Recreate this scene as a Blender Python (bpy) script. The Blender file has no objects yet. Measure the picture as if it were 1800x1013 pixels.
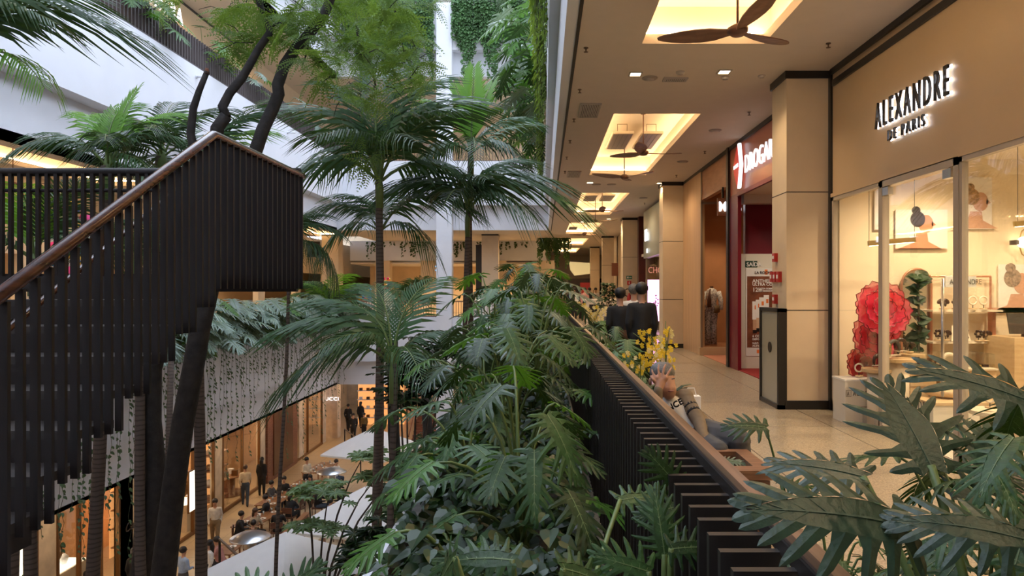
import bpy, math, random
from mathutils import Vector, Matrix
C = bpy.context.scene.collection
R = random.Random(7)
PI = math.pi
sc = bpy.context.scene
# ---------------------------------------------------------------- camera, sky, exposure
cam = bpy.data.objects.new('camera', bpy.data.cameras.new('camera')); C.objects.link(cam)
cam.data.sensor_width = 36.0; cam.data.lens = 24.6
cam.data.shift_x = -55.0/1800.0; cam.data.shift_y = 1.5/1800.0
cam.data.clip_start = 0.05; cam.data.clip_end = 400
cam.location = (0, 0, 0); cam.rotation_euler = (PI/2, 0, 0)      # eye level of a standing visitor is z = 0
sc.camera = cam
sc.view_settings.view_transform = 'Standard'; sc.view_settings.look = 'None'
sc.view_settings.gamma = 1.0; sc.view_settings.use_curve_mapping = False
sc.view_settings.exposure = 0.22
w = bpy.data.worlds.new('overcast sky'); sc.world = w; w.use_nodes = True
bgn = w.node_tree.nodes['Background']
bgn.inputs[0].default_value = (0.74, 0.83, 1.0, 1); bgn.inputs[1].default_value = 3.7
LAMP = 1.35     # one factor for all warm lamps

def lamp(kind, loc, energy, col=(1, .72, .42), size=.06, rot=(0, 0, 0), spot=1.9, size_y=None, blend=.7):
    d = bpy.data.lights.new('lamp', kind); d.energy = energy*LAMP; d.color = col
    if kind == 'AREA':
        d.size = size
        if size_y: d.shape = 'RECTANGLE'; d.size_y = size_y
    else:
        d.shadow_soft_size = size
    if kind == 'SPOT': d.spot_size = spot; d.spot_blend = blend
    o = bpy.data.objects.new('lamp', d); o.location = loc; o.rotation_euler = rot; C.objects.link(o)
    return o

# levels, relative to the eye; x is measured from the axis of the hall
F1, F2, F3, F4 = -9.45, -1.65, 6.15, 13.95
C1, C2, C3, RF = -4.84, 2.98, 10.76, 16.2
XL, XR, YF = -10.0, .25, 35.0
WL, WR = -13.5, 3.93

def P(px, py, y): return Vector(((px-955)/1230*y, y, (508-py)/1230*y))
def onH(px, py, h):
    y = h*1230/(508-py); return Vector(((px-955)/1230*y, y, h))

# ---------------------------------------------------------------- materials
MATS = {}
def mat(name, col, rough=.6, metal=0, var=0, vscale=4, bump=0, bscale=30, emit=None, estr=0, alpha=None, trans=0, spec=.5, translucent=0, objvar=0, coat=0):
    if name in MATS: return MATS[name]
    m = bpy.data.materials.new(name); m.use_nodes = True; nt = m.node_tree; N = nt.nodes; Lk = nt.links
    b = N['Principled BSDF']; out = N['Material Output']
    b.inputs['Base Color'].default_value = (*col, 1); b.inputs['Roughness'].default_value = rough
    b.inputs['Metallic'].default_value = metal; b.inputs['Specular IOR Level'].default_value = spec
    if coat: b.inputs['Coat Weight'].default_value = coat; b.inputs['Coat Roughness'].default_value = .15
    if trans: b.inputs['Transmission Weight'].default_value = trans
    if alpha is not None: b.inputs['Alpha'].default_value = alpha
    src = None
    tc = N.new('ShaderNodeTexCoord')
    if var or objvar:
        mix = N.new('ShaderNodeMixRGB'); mix.blend_type = 'MULTIPLY'; mix.inputs[0].default_value = 1
        mix.inputs[1].default_value = (*col, 1)
        nz = N.new('ShaderNodeTexNoise'); nz.inputs['Scale'].default_value = vscale; nz.inputs['Detail'].default_value = 5
        Lk.new(tc.outputs['Object'], nz.inputs['Vector'])
        mr = N.new('ShaderNodeMapRange'); mr.inputs[1].default_value = .3; mr.inputs[2].default_value = .7
        mr.inputs[3].default_value = 1-var; mr.inputs[4].default_value = 1+var
        Lk.new(nz.outputs[0], mr.inputs[0])
        if objvar:
            oi = N.new('ShaderNodeObjectInfo'); m2 = N.new('ShaderNodeMapRange')
            m2.inputs[3].default_value = 1-objvar; m2.inputs[4].default_value = 1+objvar
            Lk.new(oi.outputs['Random'], m2.inputs[0])
            mm = N.new('ShaderNodeMath'); mm.operation = 'MULTIPLY'
            Lk.new(mr.outputs[0], mm.inputs[0]); Lk.new(m2.outputs[0], mm.inputs[1]); Lk.new(mm.outputs[0], mix.inputs[2])
        else: Lk.new(mr.outputs[0], mix.inputs[2])
        Lk.new(mix.outputs[0], b.inputs['Base Color']); src = mix
    if bump:
        nb = N.new('ShaderNodeTexNoise'); nb.inputs['Scale'].default_value = bscale; nb.inputs['Detail'].default_value = 4
        Lk.new(tc.outputs['Object'], nb.inputs['Vector'])
        bp = N.new('ShaderNodeBump'); bp.inputs['Strength'].default_value = bump; bp.inputs['Distance'].default_value = .02
        Lk.new(nb.outputs[0], bp.inputs['Height']); Lk.new(bp.outputs[0], b.inputs['Normal'])
    if emit is not None:
        b.inputs['Emission Color'].default_value = (*emit, 1); b.inputs['Emission Strength'].default_value = estr
    if translucent:
        tr = N.new('ShaderNodeBsdfTranslucent'); tr.inputs[0].default_value = (min(1, col[0]*1.9+.01), min(1, col[1]*1.7), col[2]*.7, 1)
        ms = N.new('ShaderNodeMixShader'); ms.inputs[0].default_value = translucent
        Lk.new(b.outputs[0], ms.inputs[1]); Lk.new(tr.outputs[0], ms.inputs[2]); Lk.new(ms.outputs[0], out.inputs[0])
    MATS[name] = m
    return m

def wood_mat(name, c1, c2, rough=.4, scale=(2, 2, 30), coat=0, rot=(0, 0, 0)):
    if name in MATS: return MATS[name]
    m = bpy.data.materials.new(name); m.use_nodes = True; nt = m.node_tree; N = nt.nodes; Lk = nt.links
    b = N['Principled BSDF']; b.inputs['Roughness'].default_value = rough
    if coat: b.inputs['Coat Weight'].default_value = coat; b.inputs['Coat Roughness'].default_value = .2
    tc = N.new('ShaderNodeTexCoord'); mp = N.new('ShaderNodeMapping'); mp.inputs['Scale'].default_value = scale
    mp.inputs['Rotation'].default_value = rot
    nz = N.new('ShaderNodeTexNoise'); nz.inputs['Scale'].default_value = 1.0; nz.inputs['Detail'].default_value = 6
    cr = N.new('ShaderNodeValToRGB'); cr.color_ramp.elements[0].position = .35; cr.color_ramp.elements[1].position = .68
    cr.color_ramp.elements[0].color = (*c1, 1); cr.color_ramp.elements[1].color = (*c2, 1)
    Lk.new(tc.outputs['Object'], mp.inputs[0]); Lk.new(mp.outputs[0], nz.inputs['Vector']); Lk.new(nz.outputs[0], cr.inputs[0])
    Lk.new(cr.outputs[0], b.inputs['Base Color']); MATS[name] = m
    return m

def floor_mat(name, base, joint, tx, ty, rough=.22, speck=.12):
    m = bpy.data.materials.new(name); m.use_nodes = True; nt = m.node_tree; N = nt.nodes; Lk = nt.links
    b = N['Principled BSDF']; b.inputs['Roughness'].default_value = rough
    tc = N.new('ShaderNodeTexCoord'); sx = N.new('ShaderNodeSeparateXYZ'); Lk.new(tc.outputs['Object'], sx.inputs[0])
    def line(sock, step, off):
        a = N.new('ShaderNodeMath'); a.operation = 'ADD'; a.inputs[1].default_value = off; Lk.new(sock, a.inputs[0])
        q = N.new('ShaderNodeMath'); q.operation = 'PINGPONG'; q.inputs[1].default_value = step/2; Lk.new(a.outputs[0], q.inputs[0])
        l = N.new('ShaderNodeMath'); l.operation = 'LESS_THAN'; l.inputs[1].default_value = .006; Lk.new(q.outputs[0], l.inputs[0]); return l
    l1 = line(sx.outputs[0], tx, 20.13); l2 = line(sx.outputs[1], ty, 20.4)
    mx = N.new('ShaderNodeMath'); mx.operation = 'MAXIMUM'; Lk.new(l1.outputs[0], mx.inputs[0]); Lk.new(l2.outputs[0], mx.inputs[1])
    nz = N.new('ShaderNodeTexNoise'); nz.inputs['Scale'].default_value = 90; nz.inputs['Detail'].default_value = 3
    Lk.new(tc.outputs['Object'], nz.inputs['Vector'])
    cr = N.new('ShaderNodeValToRGB'); cr.color_ramp.elements[0].position = .38; cr.color_ramp.elements[1].position = .6
    cr.color_ramp.elements[0].color = (*[c*(1-speck*2) for c in base], 1); cr.color_ramp.elements[1].color = (*[min(1, c*(1+speck)) for c in base], 1)
    Lk.new(nz.outputs[0], cr.inputs[0])
    mix = N.new('ShaderNodeMixRGB'); Lk.new(mx.outputs[0], mix.inputs[0]); Lk.new(cr.outputs[0], mix.inputs[1]); mix.inputs[2].default_value = (*joint, 1)
    Lk.new(mix.outputs[0], b.inputs['Base Color']); MATS[name] = m
    return m

M_white = mat('white plaster', (.74, .75, .79), .7, var=.03, vscale=1.2)
M_ceil = mat('ceiling plaster', (.66, .57, .48), .8, var=.02)
M_ceil2 = mat('upper ceiling plaster', (.72, .62, .50), .8)
M_beige = mat('beige panel', (.55, .40, .24), .38, var=.03, vscale=2)
M_beigedark = mat('column stone', (.66, .53, .37), .45, var=.04, vscale=3)
M_black = mat('black metal', (.015, .013, .012), .35)
M_dark = mat('dark shadow gap', (.03, .025, .02), .6)
M_concrete = mat('planter concrete', (.16, .155, .15), .85, var=.25, vscale=8, bump=.3)
M_soil = mat('planting soil', (.035, .028, .02), .95, var=.3, vscale=20, bump=.5)
M_darkwood = wood_mat('dark stained wood', (.0045, .0024, .002), (.013, .0065, .005), .5, (40, 40, 3))
M_rail = wood_mat('polished handrail wood', (.045, .013, .007), (.12, .04, .02), .22, (30, 1.2, 30), .6)
M_rail2 = wood_mat('weathered handrail wood', (.11, .055, .03), (.30, .17, .10), .35, (40, 1.0, 40), .3)
M_upslat = wood_mat('greyish brown slat wood', (.05, .04, .042), (.11, .09, .09), .55, (60, 60, 3))  # greyish brown wood of the upper railing
M_bench = wood_mat('bench wood', (.16, .07, .035), (.30, .15, .08), .4, (3, 30, 30), .2)
M_fin = mat('slat black paint', (.022, .018, .016), .45, var=.2, vscale=12)
M_floor = floor_mat('terrazzo floor', (.40, .33, .24), (.13, .10, .07), 1.31, 1.8)
M_gfloor = floor_mat('ground stone floor', (.55, .42, .27), (.22, .16, .1), 1.0, 1.0, .3, .05)
M_glass = None
def glass(name, tint=(.97, .98, .97), a=.05, rough=.02):
    if name in MATS: return MATS[name]
    m = bpy.data.materials.new(name); m.use_nodes = True; nt = m.node_tree; N = nt.nodes; Lk = nt.links
    for n in list(N): N.remove(n)
    o = N.new('ShaderNodeOutputMaterial'); t = N.new('ShaderNodeBsdfTransparent'); t.inputs[0].default_value = (*tint, 1)
    g = N.new('ShaderNodeBsdfGlossy'); g.inputs['Roughness'].default_value = rough
    f = N.new('ShaderNodeFresnel'); f.inputs[0].default_value = 1.45
    mm = N.new('ShaderNodeMath'); mm.operation = 'MULTIPLY'; mm.inputs[1].default_value = a*6
    mx = N.new('ShaderNodeMixShader'); Lk.new(f.outputs[0], mm.inputs[0]); Lk.new(mm.outputs[0], mx.inputs[0])
    Lk.new(t.outputs[0], mx.inputs[1]); Lk.new(g.outputs[0], mx.inputs[2]); Lk.new(mx.outputs[0], o.inputs[0])
    MATS[name] = m; return m
M_glass = glass('shop glass')
M_chrome = mat('brushed metal', (.55, .53, .5), .3, 1)
M_bronze = mat('bronze frame', (.30, .24, .18), .4, .6)
M_frame = mat('grey painted frame', (.42, .36, .29), .4)
M_cove = mat('cove strip light', (1, .8, .5), .5, emit=(1, .74, .40), estr=21)
M_lampface = mat('lit lamp face', (1, .9, .7), .5, emit=(1, .78, .48), estr=10)
M_lampwhite = mat('white lit face', (1, 1, 1), .5, emit=(.86, .9, 1), estr=7)

# ---------------------------------------------------------------- mesh helpers
class MB:
    def __init__(s): s.v = []; s.f = []; s.m = []
    def add(s, vs, fs, mi=0):
        o = len(s.v); s.v.extend([tuple(v) for v in vs]); s.f.extend([tuple(i+o for i in f) for f in fs]); s.m.extend([mi]*len(fs)); return s
    def box(s, x0, x1, y0, y1, z0, z1, mi=0):
        return s.add([(x0,y0,z0),(x1,y0,z0),(x1,y1,z0),(x0,y1,z0),(x0,y0,z1),(x1,y0,z1),(x1,y1,z1),(x0,y1,z1)],
                     [(0,3,2,1),(4,5,6,7),(0,1,5,4),(1,2,6,5),(2,3,7,6),(3,0,4,7)], mi)
    def bar(s, a, b, wd, ht, up=(0,0,1), mi=0):       # rectangular bar from a to b
        a = Vector(a); b = Vector(b); d = (b-a).normalized(); u = Vector(up)
        sd = d.cross(u)
        if sd.length < 1e-4: sd = d.cross(Vector((1, 0, 0)))
        sd.normalize(); u = sd.cross(d)
        vs = [p+sd*i*wd/2+u*j*ht/2 for p in (a, b) for (i, j) in ((-1,-1),(1,-1),(1,1),(-1,1))]
        return s.add(vs, [(0,1,2,3),(7,6,5,4),(0,4,5,1),(1,5,6,2),(2,6,7,3),(3,7,4,0)], mi)
    def tube(s, pts, rs, n=8, mi=0, cap=True, flat=1.0):
        pts = [Vector(p) for p in pts]; k = len(pts)
        if not hasattr(rs, '__len__'): rs = [rs]*k
        o = len(s.v); ref = None
        for i, p in enumerate(pts):
            d = (pts[min(i+1, k-1)]-pts[max(i-1, 0)]); d = d.normalized() if d.length > 1e-9 else Vector((0,0,1))
            if ref is None: ref = d.orthogonal().normalized()
            ref = (ref-d*ref.dot(d)); ref = ref.normalized() if ref.length > 1e-6 else d.orthogonal().normalized()
            b = d.cross(ref)
            for j in range(n):
                a = 2*PI*j/n; s.v.append(tuple(p+ref*math.cos(a)*rs[i]+b*math.sin(a)*rs[i]*flat))
        for i in range(k-1):
            for j in range(n):
                a = o+i*n+j; b = o+i*n+(j+1)%n; s.f.append((a, b, b+n, a+n)); s.m.append(mi)
        if cap:
            s.f.append(tuple(o+j for j in range(n))[::-1]); s.m.append(mi); s.f.append(tuple(o+(k-1)*n+j for j in range(n))); s.m.append(mi)
        return s
    def lathe(s, prof, c=(0,0,0), n=20, mi=0):
        return s.tube([(c[0], c[1], c[2]+z) for r, z in prof], [max(r, 1e-4) for r, z in prof], n, mi) if False else s._lathe(prof, c, n, mi)
    def _lathe(s, prof, c, n, mi):
        vs = [(c[0]+r*math.cos(2*PI*j/n), c[1]+r*math.sin(2*PI*j/n), c[2]+z) for r, z in prof for j in range(n)]
        fs = [(i*n+j, i*n+(j+1)%n, (i+1)*n+(j+1)%n, (i+1)*n+j) for i in range(len(prof)-1) for j in range(n)]
        fs += [tuple(range(n))[::-1], tuple((len(prof)-1)*n+j for j in range(n))]
        return s.add(vs, fs, mi)
    def ell(s, c, r, n=12, mi=0, rot=None):
        vs = []; fs = []; h = n//2
        if not hasattr(r, '__len__'): r = (r, r, r)
        for i in range(1, h):
            t = PI*i/h
            for j in range(n):
                a = 2*PI*j/n; vs.append(Vector((r[0]*math.sin(t)*math.cos(a), r[1]*math.sin(t)*math.sin(a), r[2]*math.cos(t))))
        vs += [Vector((0,0,r[2])), Vector((0,0,-r[2]))]; T = len(vs)-2; B = T+1
        for i in range(h-2):
            for j in range(n): a = i*n+j; b = i*n+(j+1)%n; fs.append((a, a+n, b+n, b))
        for j in range(n): fs.append((T, j, (j+1)%n)); fs.append((B, (h-2)*n+(j+1)%n, (h-2)*n+j))
        if rot is not None: vs = [rot @ v for v in vs]
        c = Vector(c); return s.add([v+c for v in vs], fs, mi)
    def prism(s, poly, org, ux, uy, depth, mi=0):      # polygon in plane (ux,uy) pushed along ux x uy
        org = Vector(org); ux = Vector(ux); uy = Vector(uy); nn = ux.cross(uy).normalized()*depth; k = len(poly)
        a = [org+ux*p[0]+uy*p[1] for p in poly]
        return s.add(a+[q+nn for q in a], [tuple(range(k))[::-1], tuple(range(k, 2*k))]+[(i, (i+1)%k, k+(i+1)%k, k+i) for i in range(k)], mi)
    def put(s, proto, M, mi=None):                     # proto = another MB
        o = len(s.v); s.v.extend([tuple(M @ Vector(v)) for v in proto.v]); s.f.extend([tuple(i+o for i in f) for f in proto.f])
        s.m.extend(proto.m if mi is None else [mi]*len(proto.f)); return s
    def mesh(s, name, mats, smooth=False):
        me = bpy.data.meshes.new(name); me.from_pydata(s.v, [], s.f); 
        for m in (mats if isinstance(mats, (list, tuple)) else [mats]): me.materials.append(m)
        if any(s.m): me.polygons.foreach_set('material_index', s.m)
        if smooth: me.polygons.foreach_set('use_smooth', [True]*len(s.f))
        me.update(); return me
    def build(s, name, mats, parent=None, smooth=False):
        o = bpy.data.objects.new(name, s.mesh(name, mats, smooth)); C.objects.link(o)
        if parent is not None: o.parent = parent
        return o

def tag(o, label=None, cat=None, group=None, kind=None):
    if label: o['label'] = label
    if cat: o['category'] = cat
    if group: o['group'] = group
    if kind: o['kind'] = kind
    return o
def thing(name, label, cat, loc=(0,0,0), rz=0, group=None):
    o = bpy.data.objects.new(name, None); C.objects.link(o); o.location = loc; o.rotation_euler = (0, 0, rz)
    o.empty_display_size = .1
    return tag(o, label, cat, group)
def struct(name, mb, m, smooth=False):
    o = mb.build(name, m, None, smooth); o['kind'] = 'structure'; return o
def copy_tree(o, parent=None):
    c = o.copy(); C.objects.link(c); c.parent = parent
    for ch in o.children: copy_tree(ch, c)
    return c
def dup(o, loc, rz=0, label=None, group=None, scale=None):
    c = copy_tree(o); c.location = loc; c.rotation_euler = (0, 0, rz)
    if label: c['label'] = label
    if group: c['group'] = group
    if scale: c.scale = (scale,)*3
    return c
def place(mesh, name, parent, pos, d, up, s=1.0):
    """a child object whose +Y points along d and whose +Z leans to up, pos given in the parent's space"""
    d = Vector(d).normalized(); u = Vector(up); x = d.cross(u)
    if x.length < 1e-4: x = d.orthogonal()
    x.normalize(); u = x.cross(d)
    o = bpy.data.objects.new(name, mesh); C.objects.link(o)
    if parent is not None: o.parent = parent
    Mx = Matrix((( x[0], d[0], u[0], pos[0]), (x[1], d[1], u[1], pos[1]), (x[2], d[2], u[2], pos[2]), (0,0,0,1)))
    if not hasattr(s, '__len__'): s = (s, s, s)
    o.matrix_basis = Mx @ Matrix.Diagonal((*s, 1))
    return o
def orient(pos, d, up, s=1.0):
    d = Vector(d).normalized(); u = Vector(up); x = d.cross(u)
    if x.length < 1e-4: x = d.orthogonal()
    x.normalize(); u = x.cross(d)
    if not hasattr(s, '__len__'): s = (s, s, s)
    return Matrix((( x[0], d[0], u[0], pos[0]), (x[1], d[1], u[1], pos[1]), (x[2], d[2], u[2], pos[2]), (0,0,0,1))) @ Matrix.Diagonal((*s, 1))
def text(body, size, m, org, right=(1,0,0), up=(0,0,1), depth=.01, sx=1.0, name='lettering', parent=None, align='LEFT', offset=0, shear=0, spacing=1.0):
    cu = bpy.data.curves.new('t', 'FONT'); cu.body = body; cu.size = size; cu.extrude = depth/2; cu.align_x = align; cu.offset = offset; cu.shear = shear
    cu.space_character = spacing; cu.resolution_u = 3
    t = bpy.data.objects.new('t', cu); C.objects.link(t)
    dg = bpy.context.evaluated_depsgraph_get(); me = bpy.data.meshes.new_from_object(t.evaluated_get(dg))
    bpy.data.objects.remove(t); bpy.data.curves.remove(cu)
    r = Vector(right).normalized(); u = Vector(up).normalized(); n = r.cross(u); o = Vector(org)
    me.transform(Matrix(((r[0]*sx, u[0], n[0], o[0]), (r[1]*sx, u[1], n[1], o[1]), (r[2]*sx, u[2], n[2], o[2]), (0,0,0,1))))
    me.materials.clear(); me.materials.append(m)
    ob = bpy.data.objects.new(name, me); C.objects.link(ob)
    if parent is not None: ob.parent = parent
    return ob
# ---------------------------------------------------------------- the setting
Y0, Y1 = -3.0, 62.0
def slab(name, x0, x1, y0, y1, z0, z1, m): return struct(name, MB().box(x0, x1, y0, y1, z0, z1), m)
# ground floor and gallery floors
slab('floor_ground', -16, 12, -4, Y1, F1-.3, F1, M_gfloor)
slab('floor_right', .30, 9.5, Y0, Y1, F2-.35, F2, M_floor)
slab('floor_left', -20, XL+.02-.4, -3, Y1, F2-.35, F2, M_floor)
slab('floor_far', XL-.4, .30, YF+.35, Y1, F2-.36, F2-.005, M_floor)
slab('floor_upper_left', -20, XL-.4, -3, Y1, F3-.35, F3, M_floor)
slab('floor_upper_far', XL-.4, 9, YF+.35, Y1, F3-.36, F3-.005, M_floor)
# ceilings
def coffered(name, x0, x1, y0, y1, z, holes, m, depth=.5, lip=.13):
    """ceiling plate with rectangular recesses: one mesh with cove boxes"""
    b = MB(); ys = sorted({y0, y1} | {h[2] for h in holes} | {h[3] for h in holes})
    for a, c in zip(ys, ys[1:]):
        hs = sorted([h for h in holes if h[2] <= a+1e-6 and h[3] >= c-1e-6])
        x = x0
        for h in hs: b.box(x, h[0], a, c, z, z+.12); x = h[1]
        b.box(x, x1, a, c, z, z+.12)
    for (hx0, hx1, hy0, hy1) in holes:
        X0, X1, Yy0, Yy1 = hx0-lip, hx1+lip, hy0-lip, hy1+lip; t = z+depth
        b.box(X0-.02, X0, Yy0, Yy1, z+.12, t); b.box(X1, X1+.02, Yy0, Yy1, z+.12, t)
        b.box(X0, X1, Yy0-.02, Yy0, z+.12, t); b.box(X0, X1, Yy1, Yy1+.02, z+.12, t)
        b.box(X0-.02, X1+.02, Yy0-.02, Yy1+.02, t, t+.02)
    return struct(name, b, m)
coff = [(1.20, 2.68, 8.5-6.4+9.8*k, 8.5+9.8*k) for k in range(6)]
coffered('ceiling_right', .38, 10, Y0, Y1, C2, coff, M_ceil)
coffL = [(-12.7, -11.25, 4+9.8*k, 10.4+9.8*k) for k in range(4)]
coffered('ceiling_left', -20, XL-.45, Y0, YF+.9, C2, coffL, M_ceil)
slab('ceiling_far', XL-.45, .38, YF+.85, Y1, C2, C2+.1, M_ceil)
slab('ceiling_upper_left', -20, XL-.45, Y0, Y1, C3, C3+.1, M_ceil2)
slab('ceiling_upper_far', XL-.45, 9, YF+.85, Y1, C3, C3+.1, M_ceil2)
slab('ceiling_ground_left', -16, XL-.45, -3, YF+.8, C1, C1+.1, M_ceil2)
slab('ceiling_ground_far', -16, 9, YF+.81, Y1, C1, C1+.1, M_ceil2)
slab('ceiling_ground_right', -.39, 9, -3, YF+.8, C1, C1+.1, M_ceil2)
# deep white fascias, two steps per level
def fascias():
    for k, (c, f) in enumerate(((C1, F2), (C2, F3), (C3, F4))):
        top = f+.25; mid = c+1.21
        nm = ('lower', 'middle', 'upper')[k]
        b = MB(); b.box(XL-.4, XL, Y0, YF+.4, mid, top); b.box(XL-.85, XL-.45, Y0, YF+.85, c, mid)
        b.box(XL-.45, XL-.4, Y0, YF+.4, mid, top)
        struct('wall_left_fascia_'+nm, b, M_white)
        xr = (-.83, .09, .09)[k]
        b = MB(); b.box(XL, xr if k else .3, YF, YF+.4, mid, top); b.box(XL-.45, (.3, XR, XR)[k], YF+.45, YF+.85, c, mid)
        b.box(XL, xr, YF+.4, YF+.45, mid, mid+.05)
        struct('wall_far_fascia_'+nm, b, M_white)
        b = MB()
        if k == 0: b.box(-.87, -.83, Y0, YF, mid, F2+.27); b.box(-.45, -.4, Y0, YF, c, mid); b.box(-.87, -.4, Y0, YF, mid-.03, mid)
        else: b.box(.09, .30, Y0, YF+.45, mid, top+.0); b.box(XR, XR+.13, Y0, YF+.85, c, mid)
        struct('wall_right_fascia_'+nm, b, M_white)
fascias()
# dark slot along our ceiling edge
slab('trim_1', .38, .42, Y0, YF+.8, C2-.012, C2+.02, M_dark)
# roof: white beams under the sky
b = MB()
for k in range(10): b.box(XL-.4, .3, -2+4*k, -1.9+4*k, RF, RF+.14)
for x in (-7.5, -5, -2.5): b.box(x-.04, x+.04, -3, YF+.4, RF+.02, RF+.12)
struct('ceiling_skylight_frame', b, M_white)
slab('ceiling_roof_left', -20, XL-.4, -3, Y1, RF, RF+.3, M_white)
slab('ceiling_roof_right', .3, 10, -3, Y1, RF, RF+.3, M_white)
slab('ceiling_roof_far', XL-.4, .3, YF+.4, Y1, RF, RF+.3, M_white)
slab('wall_top_left', -13.6, -13.5, -3, Y1, F4, RF, M_beige)
slab('wall_top_right', 3.9, 4.0, -3, Y1, F4, RF, M_beige)
# end wall behind the visitor, outer walls
slab('wall_near', -20, 10, -3.3, -3.0, F1, RF, M_white)
slab('wall_end', -20, 10, Y1, Y1+.2, F1, RF, M_beigedark)
# inner shop walls of the left gallery (levels 2 and 3)
b = MB(); b.box(WL-.15, WL, -3, 16.4, F3, C3-.45); b.box(WL-.15, WL, 22, Y1, F3, C3-.45); b.box(WL-.15, WL, -3, Y1, C3-.45, C3)
struct('wall_upper_left', b, M_beige)
slab('trim_2', WL, WL+.03, -3, 33, C3-.10, C3-.02, M_black)
b = MB(); b.box(-12, 9, 43.5, 43.7, F3, C3)
struct('wall_upper_far', b, M_beige)
b = MB()
b.box(WL-.15, WL, -3, Y1, .9, C2)                              # bulkhead over the shopfronts
for y in (-2, 3, 8, 13, 18, 23, 28, 33, 38, 43): b.box(WL-.2, WL+.05, y, y+.8, F2, .9)
struct('wall_left', b, M_beigedark)
M_shopL = mat('shop back wall warm', (.70, .52, .33), .6, var=.1, vscale=1)
slab('wall_left_shop_back', -18, -17.8, -3, Y1, F2, 2.0, M_shopL)
slab('ceiling_left_shop', -18, WL-.15, -3, Y1, 1.6, 1.7, M_ceil2)
# right gallery back walls
slab('wall_right', 9.2, 9.4, Y0, Y1, F2, C2, M_beigedark)

# planter along our railing
b = MB(); b.box(-.82, -.75, .6, 34.5, F2-.3, -1.36); b.box(.17, .28, .6, 34.5, F2-.3, -1.36); b.box(-.75, .17, .6, .68, F2-.3, -1.36)
pl = thing('planter_box', 'long concrete planter trough outside the slatted railing', 'planter')
b.build('trough', M_concrete, pl)
MB().box(-.75, .17, .68, 34.5, F2-.3, -1.44).build('soil', M_soil, pl)
b = MB(); b.box(XL, XL+.05, -3, YF, F2+.05, -1.30)
b.box(XL-.38, XL-.36, -3, YF, F2, -1.3)
plL = thing('planter_box', 'white planter trough on the left gallery edge above the hanging vines', 'planter')
b.build('trough', M_white, plL); MB().box(XL-.36, XL, -3, YF-.1, F2, -1.38).build('soil', M_soil, plL)
b2 = MB().box(XL-.36, XL-.02, -3, YF, F3+.25, F3+.34)

# ground floor: shop wall X = WL, marble columns and glass bays
M_marble = mat('veined cream marble', (.62, .52, .40), .3, var=.18, vscale=2.5)
M_brownglass = mat('dark brown shop wall', (.10, .045, .025), .25)
M_redwood = wood_mat('red brown timber', (.14, .05, .03), (.24, .10, .06), .35, (3, 3, 20))
b = MB(); b.box(WL-.1, WL, -3, 60, -5.6, C1)
struct('wall_ground_left', b, M_ceil2)
b = MB()
for y in (14.5, 18.6, 22.2, 28.6, 33.2, 38.6, 42.6): b.box(WL-.12, WL+.04, y, y+.75, F1, -5.6)
b.box(WL-.12, WL+.04, 22.2, 24.2, F1, -5.6)
struct('wall_ground_piers', b, M_marble)
slab('wall_ground_shop_back', -16.1, -16, -3, 60, F1, -5.5, mat('warm lit boutique wall', (.80, .52, .28), .6, var=.15, vscale=.8))
slab('wall_ground_far', -16, 9, 57, 57.2, F1, C1, M_marble)
slab('wall_ground_right', -.39, -.3, -3, YF, F1, C1, M_beigedark)
slab('wall_ground_marble_pier', -14.2, -13.0, 44.2, 44.9, F1, C1, M_marble)

def cove_strips(holes, z, label):
    for i, (x0, x1, y0, y1) in enumerate(holes):
        b = MB(); q = .10; h = .13
        b.box(x0-q, x0-q+.05, y0, y1, z+h, z+h+.03); b.box(x1+q-.05, x1+q, y0, y1, z+h, z+h+.03)
        b.box(x0, x1, y0-q, y0-q+.05, z+h, z+h+.03); b.box(x0, x1, y1+q-.05, y1+q, z+h, z+h+.03)
        o = b.build('cove_light', M_cove)
        tag(o, label[i], 'light', 'cove lights in the ceiling recesses')
ordn = ('first and nearest', 'second', 'third', 'fourth', 'fifth', 'sixth')
cove_strips(coff, C2, [f'warm cove light around the {ordn[i]} ceiling recess of the shop corridor' for i in range(6)])
cove_strips(coffL, C2, [f'warm cove light around the {ordn[i]} ceiling recess of the opposite gallery' for i in range(4)])
# ---------------------------------------------------------------- staircase of dark slats
SX = -2.55
st = thing('staircase', 'dark wooden staircase with slatted sides climbing to a landing beside the atrium', 'staircase', (0, 0, 0))
LY0, LY1 = 5.47, 7.45; LH = .10; SL = .60
def rail_h(y): return 1.205 if y >= LY0 else 1.205-.575*(LY0-y)
RUN = .3; RISE = RUN*SL
# landing slab and its fascia
MB().box(-8.6, SX-.07, LY0, LY1, 0.0, LH).build('landing', M_darkwood, st)
MB().box(-8.6, SX-.07, LY1-.03, LY1+.03, -.03, LH+.06).build('landing_edge', M_darkwood, st)
for k in range(1, 10):
    y1 = LY0-RUN*(k-1); h = LH-RISE*k
    MB().box(SX-1.45, SX-.07, y1-RUN-.03, y1, h-.05, h).build('tread', mat('worn tread top', (.028, .022, .019), .5, var=.3, vscale=6), st)
    MB().box(SX-1.45, SX-.07, y1-.03, y1-.005, h, h+RISE-.05).build('riser', M_darkwood, st)
def slat(y, h0, h1, x=SX, dp=.062): return MB().box(x-dp, x, y-.011, y+.011, h0, h1)
y = LY1-.03
while y > LY0+.02:
    slat(y, 0.0, 1.19).build('slat', M_darkwood, st); y -= .118
ys = LY0-.01; k = 0
for i in range(25):
    yy = LY0-.03-i*.1; kk = int((LY0-yy)/RUN)
    slat(yy, LH-RISE*(kk+1)-.06, rail_h(yy)-.04, SX, .04).build('slat', M_darkwood, st)
def rail_tube(pts, r, m, name, flat=1.0): return MB().tube(pts, r, 12, flat=flat).build(name, m, st, True)
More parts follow.
